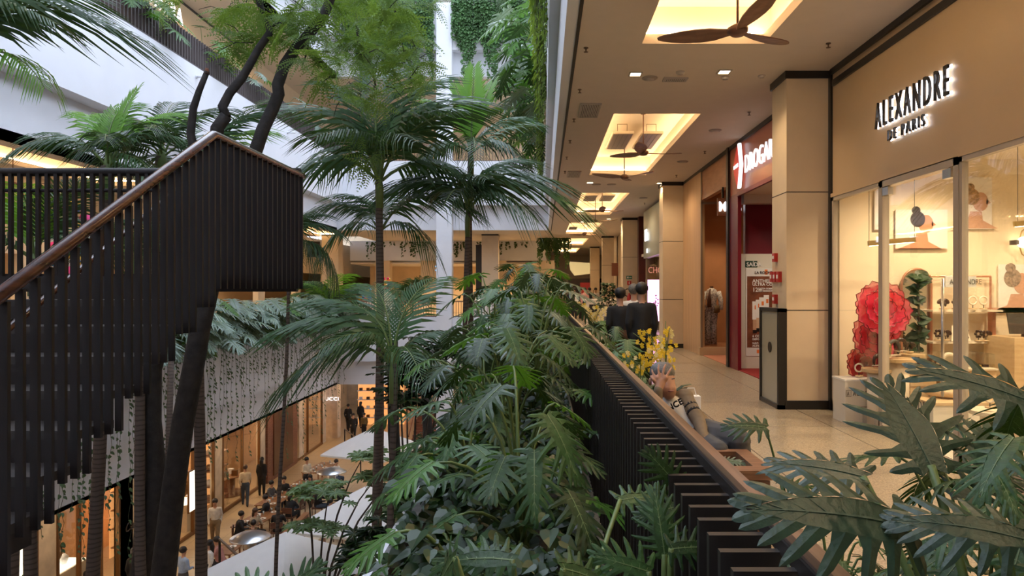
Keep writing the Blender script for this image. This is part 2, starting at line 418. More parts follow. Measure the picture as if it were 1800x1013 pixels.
rail_tube([(SX-.03, 2.6, rail_h(2.6)), (SX-.03, LY0-.012, rail_h(LY0-.012)), (SX-.03, LY0+.012, 1.205), (SX-.03, LY1-.04, 1.205), (SX-.03, LY1+.05, 1.205)], .036, M_rail, 'handrail')
rail_tube([(SX-.16, 2.6, rail_h(2.6)-.30), (SX-.16, LY0, rail_h(LY0)-.30)], .018, M_rail, 'inner_handrail')
rail_tube([(-8.6, LY1-.02, 1.24), (SX-.03, LY1-.02, 1.24)], .045, M_darkwood, 'landing_rail')
rail_tube([(-8.6, LY1-.02, 1.045), (SX-.03, LY1-.02, 1.045)], .02, M_darkwood, 'middle_rail')
x = -2.75
while x > -6.4:
    MB().box(x-.018, x+.018, LY1-.06, LY1-.02, LH+.02, 1.22).build('baluster', M_darkwood, st); x -= .0962
# far side string, closing the stair
MB().box(SX-1.5, SX-1.45, LY0-RUN*9, LY0, -2.0, -1.75).build('stringer', M_darkwood, st)
b = MB(); b.prism([(0, LH-.12), (-2.8, LH-.12-2.8*SL), (-2.8, LH-.42-2.8*SL), (0, LH-.42)], (SX-1.40, LY0, 0), (0,1,0), (0,0,1), .05)
b.build('stringer', M_darkwood, st)
for sx_ in (-8.2,):
    MB().tube([(sx_, 6.3, F1), (sx_, 6.3, 0)], .09, 12).build('support_post', M_darkwood, st, True)
MB().bar((SX-.75, 6.0, -.02), (SX-.75, 2.5, -2.3), .12, .2).build('support_beam', M_darkwood, st)

# ---------------------------------------------------------------- our railing
ra = thing('railing', 'long railing of deep black slats under a reddish wooden handrail beside the corridor', 'railing', (0, 0, 0))
fin = MB().box(.40, .55, -.012, .012, -2.0, -.595).mesh('slat', M_fin)
def addslat(me, y, par, name='slat', x=0):
    o = bpy.data.objects.new(name, me); C.objects.link(o); o.parent = par; o.location = (x, y, 0); return o
yy = 1.16; rest = MB(); n = 0
while yy < 34.6:
    if n < 100: addslat(fin, yy, ra)
    else: rest.box(.40, .55, yy-.012, yy+.012, -1.8, -.595)
    n += 1; yy += .108
tag(rest.build('slat_run', M_fin, ra), kind='stuff')
b = MB(); b.prism([(-.017, -.012), (.017, -.012), (.022, .002), (.017, .018), (-.017, .018), (-.022, .002)], (.560, .35, -.555), (-1,0,0), (0,0,1), 34.3)
b.build('handrail', M_rail2, ra)
MB().box(.53, .56, .9, 34.6, -1.95, -1.90).build('bottom_rail', M_fin, ra)
MB().box(.535, .548, .9, 34.6, -.60, -.565).build('top_rail', M_fin, ra)

# ---------------------------------------------------------------- railings of the other galleries
ru = thing('railing', 'greyish brown slatted railing on the upper left gallery above the white fascia', 'railing')
sl = MB().box(XL-.14, XL-.06, -.02, .02, F3+.22, 7.28).mesh('slat', M_upslat)
yy = 15.0; n = 0; rest = MB()
while yy < 34.9:
    if n < 100: addslat(sl, yy, ru)
    else: rest.box(XL-.14, XL-.06, yy-.02, yy+.02, F3+.22, 7.28)
    n += 1; yy += .15
yy = 5
while yy < 15: rest.box(XL-.14, XL-.06, yy-.02, yy+.02, F3+.22, 7.28); yy += .15
tag(rest.build('slat_run', M_upslat, ru), kind='stuff')
MB().box(XL-.2, XL-.14, 5, 35, 7.16, 7.22).build('rail', M_upslat, ru)
MB().box(XL-.15, XL-.05, 5, 35, F3+.26, F3+.32).build('bottom_rail', M_upslat, ru)
def bar_rail(label, x0, x1, h0, h1, m, step=.13):
    t = thing('railing', label, 'railing'); b = MB(); x = x0; n = 0
    me = MB().box(-.012, .012, YF+.05, YF+.08, h0, h1).mesh('bar', m)
    while x < x1: 
        if n < 100: addslat(me, 0, t, 'bar', x)
        x += step; n += 1
    MB().box(x0, x1, YF+.04, YF+.10, h1-.01, h1+.05).build('top_rail', M_rail2, t)
    MB().box(x0, x1, YF+.04, YF+.09, h0, h0+.04).build('bottom_rail', m, t)
M_barb = mat('rust brown railing bar', (.10, .05, .04), .5)
bar_rail('thin barred railing of the far gallery, left of the white pillar', XL+.1, -5.35, -1.40, -.65, M_barb)
bar_rail('thin barred railing of the far gallery, between white pillar and corridor', -4.5, .2, -1.40, -.65, M_barb)
bar_rail('barred railing of the upper far gallery, left of the white pillar', XL+.1, -5.35, F3+.25, 7.2, M_barb, .15)
bar_rail('barred railing of the upper far gallery, beyond the hanging green vines', -4.5, .05, F3+.25, 7.2, M_barb, .15)
tag(MB().box(-5.34, -4.56, YF-.12, YF+.5, F1, 14.3).build('wall_far_pillar', M_white), kind='structure')
# ---------------------------------------------------------------- pillars of the corridor
def pillar(y, label):
    t = thing('pillar', label, 'pillar', (3.63, y+.3, F2))
    def L(b): return b
    o = (3.63, y+.3, F2)
    b = MB(); b.box(-.3, .34, -.3, .3, .12, 4.53); b.build('shaft', M_beigedark, t)
    MB().box(-.325, .34, -.325, .325, 0, .12).build('base', M_black, t)
    MB().box(-.325, .34, -.325, .325, 4.53, 4.63).build('top_band', M_black, t)
    b = MB()
    for z in (1.35, 2.97): b.box(-.302, .34, -.302, .302, z, z+.012)
    b.build('joint', M_dark, t)
    return t
pl_lab = ['beige stone pillar beside the lit jewellery shop window, nearest along the corridor', 'beige stone pillar before the brown clothes shop window', 'beige stone pillar next to the dark red chocolate shop',
          'beige stone pillar with a brown square board, fourth along the corridor', 'beige stone pillar behind the white counter, last of the row']
for i, y in enumerate((9.58, 19.5, 29.3, 39.4, 49.4)): pillar(y, pl_lab[i])
slab('trim_3', 3.90, 3.93, 9.50, 9.60, F2, C2, M_black)
# ---------------------------------------------------------------- jewellery shop front
b = MB(); b.box(3.93, 4.08, -2.8, 9.50, 1.28, C2); b.box(3.90, 4.08, -2.8, 9.50, 1.24, 1.29)
struct('wall_right_fascia_beige', b, M_beige)
slab('trim_4', 3.89, 3.93, -2.8, 9.50, C2-.07, C2, M_black); slab('trim_5', 3.90, 3.93, -2.8, 9.46, C2-.24, C2-.16, M_black)
M_shopwall = mat('cream shop wall', (.82, .70, .52), .6)
slab('wall_shop_side', 4.0, 8.9, 9.45, 9.57, F2, 1.9, M_shopwall)
slab('wall_shop_back', 8.8, 8.9, -2.8, 9.45, F2, 1.9, M_shopwall)
slab('ceiling_shop', 4.08, 8.9, -2.8, 9.45, 1.75, 1.85, M_shopwall)
slab('floor_shop', 3.95, 8.8, -2.8, 9.45, F2, F2+.01, mat('pale shop floor tile', (.70, .66, .58), .15, var=.04))
def window(n, y0, y1, x=3.94):
    b = MB(); b.box(x-.03, x+.03, y0, y0+.045, F2, 1.25); b.box(x-.03, x+.03, y1-.045, y1, F2, 1.25); b.box(x-.03, x+.03, y0, y1, 1.19, 1.25); b.box(x-.03, x+.03, y0, y1, F2, F2+.15)
    o = struct(f'window_{n}', b, M_frame); g = MB().box(x-.005, x+.005, y0+.045, y1-.045, F2+.15, 1.19).build('pane', M_glass, o); return o
window(1, 8.12, 9.48); window(2, 2.6, 6.58); window(3, -2.6, 2.55)
d1 = struct('door_1', MB().box(3.9, 3.98, 6.58, 6.66, F2, 1.25).box(3.9, 3.98, 8.05, 8.12, F2, 1.25).box(3.9, 3.98, 6.58, 8.12, 1.17, 1.25), M_frame)
MB().box(3.935, 3.947, 6.72, 8.02, F2+.02, 1.15).build('pane', M_glass, d1)
MB().box(3.90, 3.96, 7.92, 8.06, 1.07, 1.16).build('hinge', M_chrome, d1)
MB().box(3.90, 3.96, 6.70, 6.84, 1.07, 1.16).build('hinge', M_chrome, d1)
MB().box(3.90, 3.96, 7.92, 8.06, F2+.01, F2+.08).build('hinge', M_chrome, d1)
MB().tube([(3.88, 6.8, -1.05), (3.88, 6.8, .1)], .014, 8).build('handle', M_chrome, d1, True)
# backlit sign
M_letter = mat('black sign letter', (.012, .011, .013), .35)
M_halo = mat('white sign light', (1, 1, 1), .5, emit=(.82, .86, 1), estr=3.5)
sg = thing('shop_sign', 'black backlit two line shop lettering on the plain beige fascia over the jewellery window', 'sign', (3.93, 7.4, 1.9))
def signrow(body, size, y, z, sx, sp=1.0):
    text(body, size, M_halo, (-.022, y-7.4, z-1.9), (0,-1,0), (0,0,1), .012, sx, 'light_strip', sg, offset=-.002, spacing=sp)
    text(body, size, M_letter, (-.055, y-7.4, z-1.9), (0,-1,0), (0,0,1), .022, sx, 'lettering', sg, offset=-.002, spacing=sp)
signrow('ALEXANDRE', .43, 8.17, 1.86, .46, 1.46)
signrow('DE PARIS', .18, 7.88, 1.66, .78, 1.42)
M_ink = mat('dark printed letter', (.06, .05, .045), .5)
def small_logo(org, right, s, par=None, name='lettering'):
    r = Vector(right); o = Vector(org)
    text('ALEXANDRE', s, M_ink, o+r*s*.95, right, (0,0,1), .003, .72, name, par, spacing=1.25)
    text('DE PARIS', s*.36, M_ink, o+r*s*2.9-Vector((0,0,s*.5)), right, (0,0,1), .003, 1, name, par, spacing=1.35)
    text('A', s*.8, M_ink, o+r*s*.12+Vector((0,0,.03*s)), right, (0,0,1), .003, .62, name, par)
    b = MB(); n = r.cross(Vector((0,0,1)))
    for (x0, x1, z0, z1) in ((0, .72, -.12, -.08), (0, .72, .78, .82), (0, .04, -.12, .82), (.68, .72, -.12, .82)):
        b.prism([(x0*s, z0*s), (x1*s, z0*s), (x1*s, z1*s), (x0*s, z1*s)], o, r, (0,0,1), .003)
    b.build('logo_box', M_ink, par)
small_logo((3.93, 7.98, -1.27), (0,-1,0), .15, d1)

# ---------------------------------------------------------------- pharmacy
M_red = mat('deep red wall', (.17, .008, .018), .35)
M_redsign = mat('red brown sign panel', (.34, .09, .05), .3)
slab('wall_pharmacy_header', 3.93, 4.1, 10.2, 14.75, 1.93, C2, M_redsign)
slab('trim_6', 3.90, 3.93, 10.2, 19.5, C2-.08, C2, M_black)
slab('wall_pharmacy_pier', 3.92, 3.99, 14.1, 14.78, F2, 1.93, M_red)
slab('trim_7', 3.88, 3.95, 14.72, 14.86, F2, C2, M_black); slab('trim_8', 3.90, 3.94, 10.2, 14.1, 1.86, 1.94, M_red)
slab('wall_pharmacy_back', 4.2, 9.0, 14.55, 14.7, F2, 1.93, M_red)
slab('wall_pharmacy_white', 4.06, 6.0, 14.40, 14.54, F2, .72, mat('off white panel', (.72, .68, .58), .4))
slab('wall_pharmacy_bulkhead', 4.1, 9, 14.3, 14.54, 1.75, 1.93, M_shopwall)
slab('ceiling_pharmacy', 4.1, 9.2, 10.2, 14.7, 1.93, 2.0, M_shopwall)
slab('wall_pharmacy_side', 4.1, 9.2, 9.6, 9.75, F2, 1.9, M_red)
slab('floor_mat_red', 3.95, 7, 10.3, 14.4, F2, F2+.012, mat('red doormat', (.26, .012, .012), .8, var=.2, vscale=60))
dg_ = thing('shop_sign', 'glowing white pharmacy lettering with a red angular logo on a red brown panel', 'sign', (3.9, 13.9, 2.3))
def wt(body, size, y, z, sx, m, d=.04, off=0, x=-.03, nm='lettering', par=dg_, o=(3.9, 13.9, 2.3), sh=0): return text(body, size, m, (x, y-o[1], z-o[2]), (0,-1,0), (0,0,1), d, sx, nm, par, offset=off, shear=sh)
M_white_lit = mat('lit white letter', (1,1,1), .5, emit=(.9, .93, 1), estr=1.3)
wt('DROGARIA', .50, 13.45, 2.22, .80, mat('pharmacy letter light', (1,1,1), .5, emit=(.9, .93, 1), estr=.75), .03, -.004)
b = MB(); b.prism([(-.30, .06), (-.02, .44), (.11, 0), (-.02, -.44), (-.26, -.12)], (-.02, -.1, .12), (0,-1,0), (0,0,1), .05)
b.build('logo_panel', mat('lit red plastic', (.6, .02, .02), .4, emit=(.8, .01, .02), estr=.25), dg_)
b = MB(); b.prism([(-.01, .44), (.09, .44), (.23, 0), (.09, -.44), (-.01, -.44), (.12, 0)], (-.02, -.1, .12), (0,-1,0), (0,0,1), .05)
b.prism([(-.24, .03), (.06, .05), (.06, -.02), (-.24, -.03)], (-.075, -.1, .12), (0,-1,0), (0,0,1), .01)
b.build('logo_edge', M_white_lit, dg_)
# poster and exit sign on the white panel (faces the visitor)
po = thing('poster', 'sunscreen advertising poster with tubes on the white panel of the pharmacy', 'poster', (4.05, 14.38, -1.3))
def pp(px, py): v = P(px, py, 14.39); return v
def rect(name, x0, y0, x1, y1, m, par, d=.01, yy=14.40, org=(4.05, 14.38, -1.3)):
    a = Vector(((x0-955)/1230*yy, yy, (508-y1)/1230*yy))-Vector(org); c = Vector(((x1-955)/1230*yy, yy, (508-y0)/1230*yy))-Vector(org)
    return MB().box(a.x, c.x, a.y-d, a.y, a.z, c.z).build(name, m, par)
rect('sheet', 1311, 472, 1372, 626, mat('poster white', (.78, .77, .74), .35), po)
rect('panel', 1313, 486, 1371, 611, mat('poster brown', (.20, .07, .035), .3, var=.35, vscale=6), po, .014)
M_pw = mat('poster white ink', (.85, .83, .8), .5); M_or = mat('poster orange', (.8, .2, .04), .5); M_skin0 = mat('tube beige', (.72, .48, .28), .5)
for i, (x, y, c) in enumerate(((1322, 530, (.55,.33,.2)), (1328, 527, (.68,.45,.28)), (1334, 523, (.75,.55,.36)), (1342, 519, (.2,.11,.07)))):
    rect('tube', x, y, x+9, y+32, M_pw, po, .018+.003*i)
    rect('tube_base', x+1, y+32, x+8, y+50, mat('tube shade %d' % i, c, .5), po, .018+.003*i)
    rect('tube_cap', x+1, y+50, x+8, y+56, M_black, po, .018+.003*i)
    rect('tube_mark', x+4, y+7, x+8, y+14, M_or, po, .0205+.003*i)
rect('logo_mark', 1344, 474, 1349, 483, M_or, po, .013); rect('logo_mark', 1330, 615, 1334, 621, M_or, po, .013)
def ptext(body, px, py, s, m=M_pw, sx=1.0):
    v = P(px, py, 14.40)-Vector((4.05, 14.38, -1.3)); text(body, s, m, (v.x, v.y-.022, v.z), (1,0,0), (0,0,1), .002, sx, 'lettering', po, offset=.002)
ptext('ANTHELIOS', 1322, 497, .10); ptext('ULTRA COVER', 1322, 502.5, .085); ptext('12H', 1322, 513, .12); ptext('ALTA COBERTURA', 1335, 509, .045); ptext('DE MANCHAS', 1335, 513, .045)
ptext('6 CORES', 1322, 593, .07); ptext('DISPONIVEIS', 1322, 598, .05); ptext('NAO PESA, NAO', 1322, 605, .055); ptext('ACINZENTA', 1322, 609.5, .055)
ptext('LA ROCHE-POSAY', 1326, 481.5, .075, M_ink); ptext('DERMACLUB', 1336, 620, .05, M_ink)
ex = thing('exit_sign', 'small dark green exit sign with white letters on the pharmacy panel', 'sign', (4.05, 14.38, -1.3))
rect('board', 1310, 459, 1331, 470, mat('exit sign green', (.01, .05, .03), .4), ex)
v = P(1312, 468.3, 14.40)-Vector((4.05, 14.38, -1.3)); text('SA\u00cdDA', .115, M_pw, (v.x, v.y-.014, v.z), (1,0,0), (0,0,1), .003, .95, 'lettering', ex, offset=.002)
# black framed bin cabinet against the pillar
tb = thing('bin_cabinet', 'tall black framed cabinet with a beige panel against the nearest pillar', 'bin', (3.24, 9.98, F2))
b = MB()
for (y0, y1, z0, z1) in ((-.42, -.37, 0, 1.38), (.37, .42, 0, 1.38), (-.42, .42, 1.33, 1.38), (-.42, .42, 0, .06)): b.box(-.03, .09, y0, y1, z0, z1)
b.build('frame', M_black, tb); MB().box(-.005, .08, -.37, .37, .06, 1.33).build('panel', mat('beige glass panel', (.40, .37, .28), .25), tb)
MB().lathe([(.0, 0), (.075, 0), (.075, .01), (.0, .01)], (0,0,0), 20).build('handle_disc', M_black, tb).matrix_basis = Matrix.Translation((-.006, 0, .82)) @ Matrix.Rotation(-PI/2, 4, 'Y')
M_firered = mat('fire alarm red', (.45, .02, .015), .35)
def fa(px, py, w_, h_, label, n):
    yy = 3.32*1230/(px-955); t = thing('fire_alarm_box', label, 'alarm', (3.33, yy, (508-py)/1230*yy))
    MB().box(-.05, 0, -w_/2, w_/2, -h_/2, h_/2).build('box', M_firered, t); MB().box(-.055, -.05, -w_*.3, w_*.3, -h_*.15, h_*.2).build('face', M_pw, t)
fa(1364, 453, .10, .12, 'small red fire box, topmost on the side of the nearest pillar', 0)
fa(1359.5, 487, .10, .15, 'red fire box on the pillar, farthest from the shop window in the middle row', 1)
fa(1365, 487, .10, .15, 'red fire box on the pillar, middle one of the middle row', 1)
fa(1371, 487, .10, .15, 'red fire box on the pillar, closest to the shop window in the middle row', 1)
fa(1364, 526, .10, .13, 'small red fire box on the pillar just above the black bin cabinet', 2)
# ---------------------------------------------------------------- brown clothes shop
M_brown = wood_mat('orange brown shop cladding', (.30, .13, .06), (.38, .18, .085), .4, (3, 3, 14))
M_brown2 = mat('brown lit shop back', (.40, .19, .09), .6, var=.1, vscale=3)
slab('wall_clothes_pier', 3.90, 4.0, 17.35, 19.5, F2, C2-.08, wood_mat('light wood cladding', (.55, .34, .18), (.62, .40, .22), .4, (8, 8, .6)))
slab('wall_clothes_header', 3.93, 4.05, 14.86, 17.35, 2.2, C2, M_brown)
slab('wall_clothes_base', 3.86, 5.6, 17.28, 17.40, F2, F2+.20, M_beige)
slab('wall_clothes_back', 4.0, 5.8, 18.9, 19.0, F2, C2-.1, M_brown2)
slab('wall_clothes_side', 5.6, 5.7, 14.8, 19.0, F2, C2-.1, M_brown2)
slab('floor_clothes_entry', 3.94, 5.6, 14.86, 17.28, F2, F2+.012, mat('terracotta carpet', (.42, .17, .10), .9, var=.25, vscale=70))
slab('floor_clothes_window', 3.95, 5.6, 17.4, 18.9, F2+.14, F2+.2, M_brown)
b = MB(); b.box(3.9, 3.94, 17.30, 17.36, F2+.2, C2-.1); b.box(3.9, 5.6, 17.30, 17.36, 2.1, 2.16)
o = struct('window_4', b, M_bronze); MB().box(3.94, 5.6, 17.32, 17.33, F2+.2, 2.1).build('pane', M_glass, o)
ms = thing('shop_sign', 'small lit blade sign with white letters projecting before the brown shop', 'sign', (3.90, 15.2, 1.75))
MB().box(-.12, .50, -.03, .03, -.16, .22).build('panel', mat('sign brown', (.30, .12, .05), .5), ms); MB().box(-.02, .02, -.02, .02, .22, .46).box(.36, .40, -.02, .02, .22, .46).build('hanger', M_black, ms)
text('MISC', .28, M_white_lit, (-.10, -.04, -.06), (1,0,0), (0,0,1), .02, .8, 'lettering', ms, offset=.01)
# mannequin
mq = thing('mannequin', 'headless mannequin in patterned shirt and trousers in the brown shop window', 'mannequin', (4.33, 18.0, F2+.2))
M_patt = mat('patterned grey fabric', (.30, .29, .33), .8, var=.9, vscale=28)
M_shirt = mat('patterned shirt fabric', (.52, .49, .50), .8, var=.7, vscale=30)
b = MB()
for s in (-1, 1): b.tube([(.07*s-.04, 0, .03), (.075*s-.03, 0, .45), (.08*s-.01, 0, .85), (.06*s, 0, .98)], [.095, .08, .09, .10], 12)
b.ell((0, 0, .98), (.15, .11, .12)); b.build('trousers', M_patt, mq, True)
b = MB().tube([(0, 0, .93), (0, 0, 1.1), (0, 0, 1.28), (0, 0, 1.42), (0, 0, 1.47)], [.15, .15, .18, .16, .06], 16, flat=.7)
for s in (-1, 1): b.tube([(.17*s, 0, 1.38), (.23*s, -.03, 1.15), (.22*s, -.09, .92)], [.07, .062, .055], 10)
b.build('shirt', M_shirt, mq, True)
MB().tube([(-.06, -.12, 1.44), (-.08, -.135, 1.2), (-.08, -.13, .98)], [.04, .09, .10], 10, flat=.35).build('vest', mat('dark brown vest', (.08, .03, .02), .8), mq, True)
MB().tube([(.10, -.13, .85), (.10, -.15, 1.02)], [.12, .09], 12, flat=.5).build('bag', mat('brown leather bag', (.12, .07, .03), .5), mq, True)
MB().lathe([(.045, 0), (.045, .06), (.06, .065), (.0, .07)], (0, 0, 1.45), 14).build('neck_cap', M_bench, mq, True)
MB().tube([(.14, .05, 0), (.14, .05, .9)], .012, 8).build('stand', M_chrome, mq)
# ---------------------------------------------------------------- shops farther on
M_grey = mat('grey green header', (.30, .33, .28), .4)
slab('wall_grey_header', 3.80, 4.0, 20.1, 26.5, 1.15, C2-.1, M_grey)
slab('wall_grey_back', 6.4, 6.5, 20.1, 28.5, F2, 2, M_shopwall)
slab('ceiling_grey_shop', 4.0, 6.4, 20.1, 28.5, 1.3, 1.4, M_shopwall)
o = struct('window_5', MB().box(3.86, 3.92, 22.4, 22.5, F2, 1.15).box(3.86, 3.92, 26.3, 26.4, F2, 1.15).box(3.86, 3.92, 20.1, 26.4, F2, F2+.1), M_bronze)
MB().box(3.885, 3.895, 20.1, 26.4, F2+.1, 1.15).build('pane', M_glass, o)
gs = thing('shop_sign', 'pale letters on the grey green header beyond the second pillar', 'sign', (3.8, 23.5, 1.9))
text('Ma', .62, M_white_lit, (-.05, 2.3, -.15), (0,-1,0), (0,0,1), .05, .9, 'lettering', gs)
text('BE', .22, M_white_lit, (-.05, 1.9, -.6), (0,-1,0), (0,0,1), .03, 1, 'lettering', gs)
M_choc = mat('dark burgundy stone', (.075, .012, .012), .3, var=.3, vscale=2)
slab('wall_chocolate', 3.93, 9.0, 28.75, 29.2, F2, C2, M_choc)
cs = thing('shop_sign', 'small rose pink shop lettering on the dark burgundy wall', 'sign', (4.3, 28.74, .65))
text('CHO', .36, mat('rose metal letter', (.75, .35, .30), .4, emit=(.9, .35, .3), estr=.6), (0, -.03, 0), (1,0,0), (0,0,1), .02, .75, 'lettering', cs)
sc_ = thing('display_screen', 'tall glowing pink screen standing before the burgundy wall', 'screen', (4.55, 28.4, F2))
MB().box(-.4, .4, -.05, .05, .3, 2.05).build('case', M_black, sc_)
MB().box(-.37, .37, -.062, -.05, .34, 2.02).build('screen_face', mat('pink screen', (.9, .5, .9), .4, emit=(1, .45, .95), estr=3.2), sc_)
b = MB()
for i in range(26):
    a = R.uniform(0, 1); x = -.15+.25*a+R.uniform(-.1, .1); z = .5+a*.9
    b.ell((x, -.068, z), (.03, .003, .03), 6)
b.build('blossom_print', mat('dark pink print', (.4, .04, .15), .5), sc_)
MB().box(-.42, .42, -.12, .12, 0, .3).build('base', M_black, sc_)
# fourth bay: beige walls, extinguisher, signs
slab('wall_beige_bay', 4.2, 4.35, 30, 39.4, F2, C2, M_beigedark); slab('wall_beige_bay_far', 4.2, 4.35, 40, 49.4, F2, C2, M_beigedark)
def plate(name, label, cat, px, py, yy, w_, h_, m, bits=()):
    p_ = P(px, py, yy); t = thing(name, label, cat, p_); MB().box(-w_/2, w_/2, -.02, 0, -h_/2, h_/2).build('board', m, t)
    for (x0, x1, z0, z1) in bits: MB().box(x0*w_, x1*w_, -.026, -.02, z0*h_, z1*h_).build('symbol', M_pw, t)
plate('exit_sign', 'green exit direction sign with white arrow high on the third pillar', 'sign', 1106, 488, 29.27, .24, .13, mat('exit green', (.02, .16, .08), .4), ((-.4,-.1,-.25,.25), (0,.4,-.1,.1)))
plate('extinguisher_sign', 'red sign with a white fire extinguisher symbol on the third pillar', 'sign', 1106, 497.5, 29.27, .17, .18, M_firered, ((-.12,.12,-.3,.15), (-.05,.2,.2,.3)))
plate('wall_board', 'square reddish brown board on the fourth pillar', 'board', 1083, 474, 39.35, .5, .72, mat('rust board', (.28, .10, .05), .5))
fe = thing('fire_extinguisher', 'red fire extinguisher with a round hose reel at the third pillar', 'extinguisher', P(1106, 518, 29.1))
MB().lathe([(.0, -.5), (.09, -.5), (.09, -.08), (.04, 0), (.04, .05), (0, .06)], (0,0,0), 14).build('cylinder', M_firered, fe, True)
MB().tube([(.0+.16*math.cos(a/10*2*PI)-.05, 0, .08+.16*math.sin(a/10*2*PI)) for a in range(11)], .02, 6, cap=False).build('hose', M_black, fe, True)
# kiosk and far counter
kc = thing('food_kiosk', 'kiosk with glowing yellow angled header at the far end of the corridor', 'kiosk', P(1025, 560, 50))
kc.location.z = F2
M_yl = mat('yellow lit header', (.8, .7, .4), .5, emit=(1, .85, .42), estr=.3)
MB().prism([(-.9, 3.0), (-.6, 2.6), (.6, 2.75), (.6, 3.5), (-1.0, 3.6)], (0,0,0), (1,0,0), (0,0,1), -.6).build('header', M_yl, kc)
MB().box(-1.0, 1.6, .3, 1.5, 0, 2.4).build('body', mat('kiosk dark', (.03,.02,.02), .5), kc)
MB().box(-.2, 1.2, .2, .3, .6, 2.1).build('panel', mat('kiosk red', (.5, .05, .06), .5), kc)
ct = thing('service_counter', 'long white service counter with glass screen beside the far pillar', 'counter', (3.1, 36.5, F2))
MB().box(-.9, .7, -.6, .6, 0, 1.05).build('body', mat('counter white', (.75, .68, .58), .4), ct); MB().box(-.95, .75, -.65, .65, 1.05, 1.12).build('worktop', M_pw, ct)
MB().box(-.75, -.2, -.61, -.60, .3, .85).build('front_panel', M_black, ct)
for x in (-.5, .1, .5): MB().box(x-.02, x+.02, -.3, -.26, 1.12, 1.6).build('display_post', M_bench, ct)

# ---------------------------------------------------------------- ceiling fans
M_fan = wood_mat('fan blade walnut', (.13, .06, .035), (.22, .11, .065), .45, (3, 14, 14))
bp = MB()
prof = [(.05, .035), (.14, .06), (.25, .095), (.40, .115), (.55, .112), (.68, .092), (.77, .055), (.81, .02)]
for sgn in (0,):
    vs = []; 
    for r_, w_ in prof:
        tw = .35*(1-r_)
        for (s_, t_) in ((-1, .006), (1, .006), (1, -.006), (-1, -.006)): vs.append((r_, s_*w_, t_+s_*w_*tw+.06*r_*r_))
    k = len(prof); fs = []
    for i in range(k-1):
        for j in range(4): fs.append((i*4+j, i*4+(j+1)%4, (i+1)*4+(j+1)%4, (i+1)*4+j))
    fs += [(3,2,1,0), tuple((k-1)*4+j for j in range(4))]
    bp.add(vs, fs)
blade_me = bp.mesh('blade', M_fan, False)
def fan(x, y, h, rot, label, rod=None):
    t = thing('ceiling_fan', label, 'fan', (x, y, h), rot, 'ceiling fans under the recesses')
    rod = rod or (C2+.48-h)
    MB().tube([(0,0,.04), (0,0,rod)], .012, 8).build('rod', M_fan, t, True)
    MB().lathe([(.05, 0), (.06, .05), (.06, .09), (0, .09)], (0,0,rod-.09), 16).build('canopy', M_fan, t, True)
    MB().lathe([(.0, -.05), (.06, -.045), (.10, -.01), (.10, .03), (.05, .06), (0, .07)], (0,0,0), 20).build('motor_housing', M_fan, t, True)
    for i in range(3):
        o = bpy.data.objects.new('blade', blade_me); C.objects.link(o); o.parent = t; o.rotation_euler = (0, 0, i*2*PI/3)
    return t
fl = 'dark wooden three blade fan, '
fan(1.93, 6.95, 2.56, 2.72, fl+'nearest one, hanging below the first ceiling recess')
fan(1.93, 13.5, 2.62, .28, fl+'front one of the second ceiling recess')
fan(1.90, 16.4, 2.62, 1.35, fl+'rear one of the second ceiling recess')
fan(1.93, 22.9, 2.56, .45, fl+'front one of the third ceiling recess')
fan(1.92, 25.8, 2.50, -.1, fl+'rear one of the third ceiling recess')
fan(1.93, 33.0, 2.56, .5, fl+'in the fourth ceiling recess')
fan(-11.9, 15.7, 2.35, .15, fl+'in the opposite gallery beyond the landing rail')
# heater panels in the recesses
def heater(x, y, label):
    t = thing('radiant_heater', label, 'heater', (x, y, 3.22), 0, 'radiant heater panels in the ceiling recesses')
    MB().box(-.22, .22, -.8, .8, 0, .05).build('case', mat('heater case', (.6, .5, .38), .5), t)
    b = MB().box(-.20, .20, -.77, .77, -.012, 0)
    b.build('face', mat('heater dark face', (.16, .12, .12), .4), t)
    b = MB()
    for k in (-.1, 0, .1): b.box(k-.004, k+.004, -.77, .77, -.016, -.012)
    b.build('seam', M_black, t)
    for yy in (-.6, .6): MB().tube([(-.1,yy,.05), (-.1,yy,.24), (.1,yy,.24), (.1,yy,.05)], .008, 6).build('bracket', M_bronze, t)
for i, (y, nm) in enumerate(((15.3, 'second'), (24.9, 'third'))):
    heater(1.66, y, f'dark rectangular heater panel on the atrium side of the {nm} ceiling recess')
    heater(2.27, y, f'dark rectangular heater panel on the shop side of the {nm} ceiling recess')
# ceiling vents, speakers, downlights, sprinklers, detectors
def cpos(px, py): return onH(px, py, C2)
M_vent = mat('vent grille', (.45, .40, .36), .5)
def vent(px, py, w_, d_, label):
    p_ = cpos(px, py); t = thing('ceiling_vent', label, 'vent', p_, 0, 'air vents in the corridor ceiling')
    MB().box(-w_/2, w_/2, -d_/2, d_/2, -.012, 0).build('backing', M_dark, t)
    b = MB(); n = 11
    for i in range(n): x = -w_/2+w_*(i+.5)/n; b.box(x-.008, x+.008, -d_/2, d_/2, -.02, -.012)
    b.build('grille', M_vent, t)
    b = MB().box(-w_/2-.02, -w_/2, -d_/2, d_/2, -.022, 0).box(w_/2, w_/2+.02, -d_/2, d_/2, -.022, 0).box(-w_/2-.02, w_/2+.02, -d_/2-.02, -d_/2, -.022, 0).box(-w_/2-.02, w_/2+.02, d_/2, d_/2+.02, -.022, 0)
    b.build('frame', M_vent, t)
vent(1036, 194, .30, .85, 'square ceiling vent nearest the camera, close to the dark slot')
vent(1009, 306, .30, .9, 'second ceiling vent along the dark slot')
vent(994, 359.5, .32, 1.1, 'third ceiling vent along the dark slot')
vent(1007, 401, .35, 1.5, 'fourth and smallest ceiling vent along the dark slot')
vent(1187, 139, .30, .13, 'slim ceiling vent between the two lit downlights')
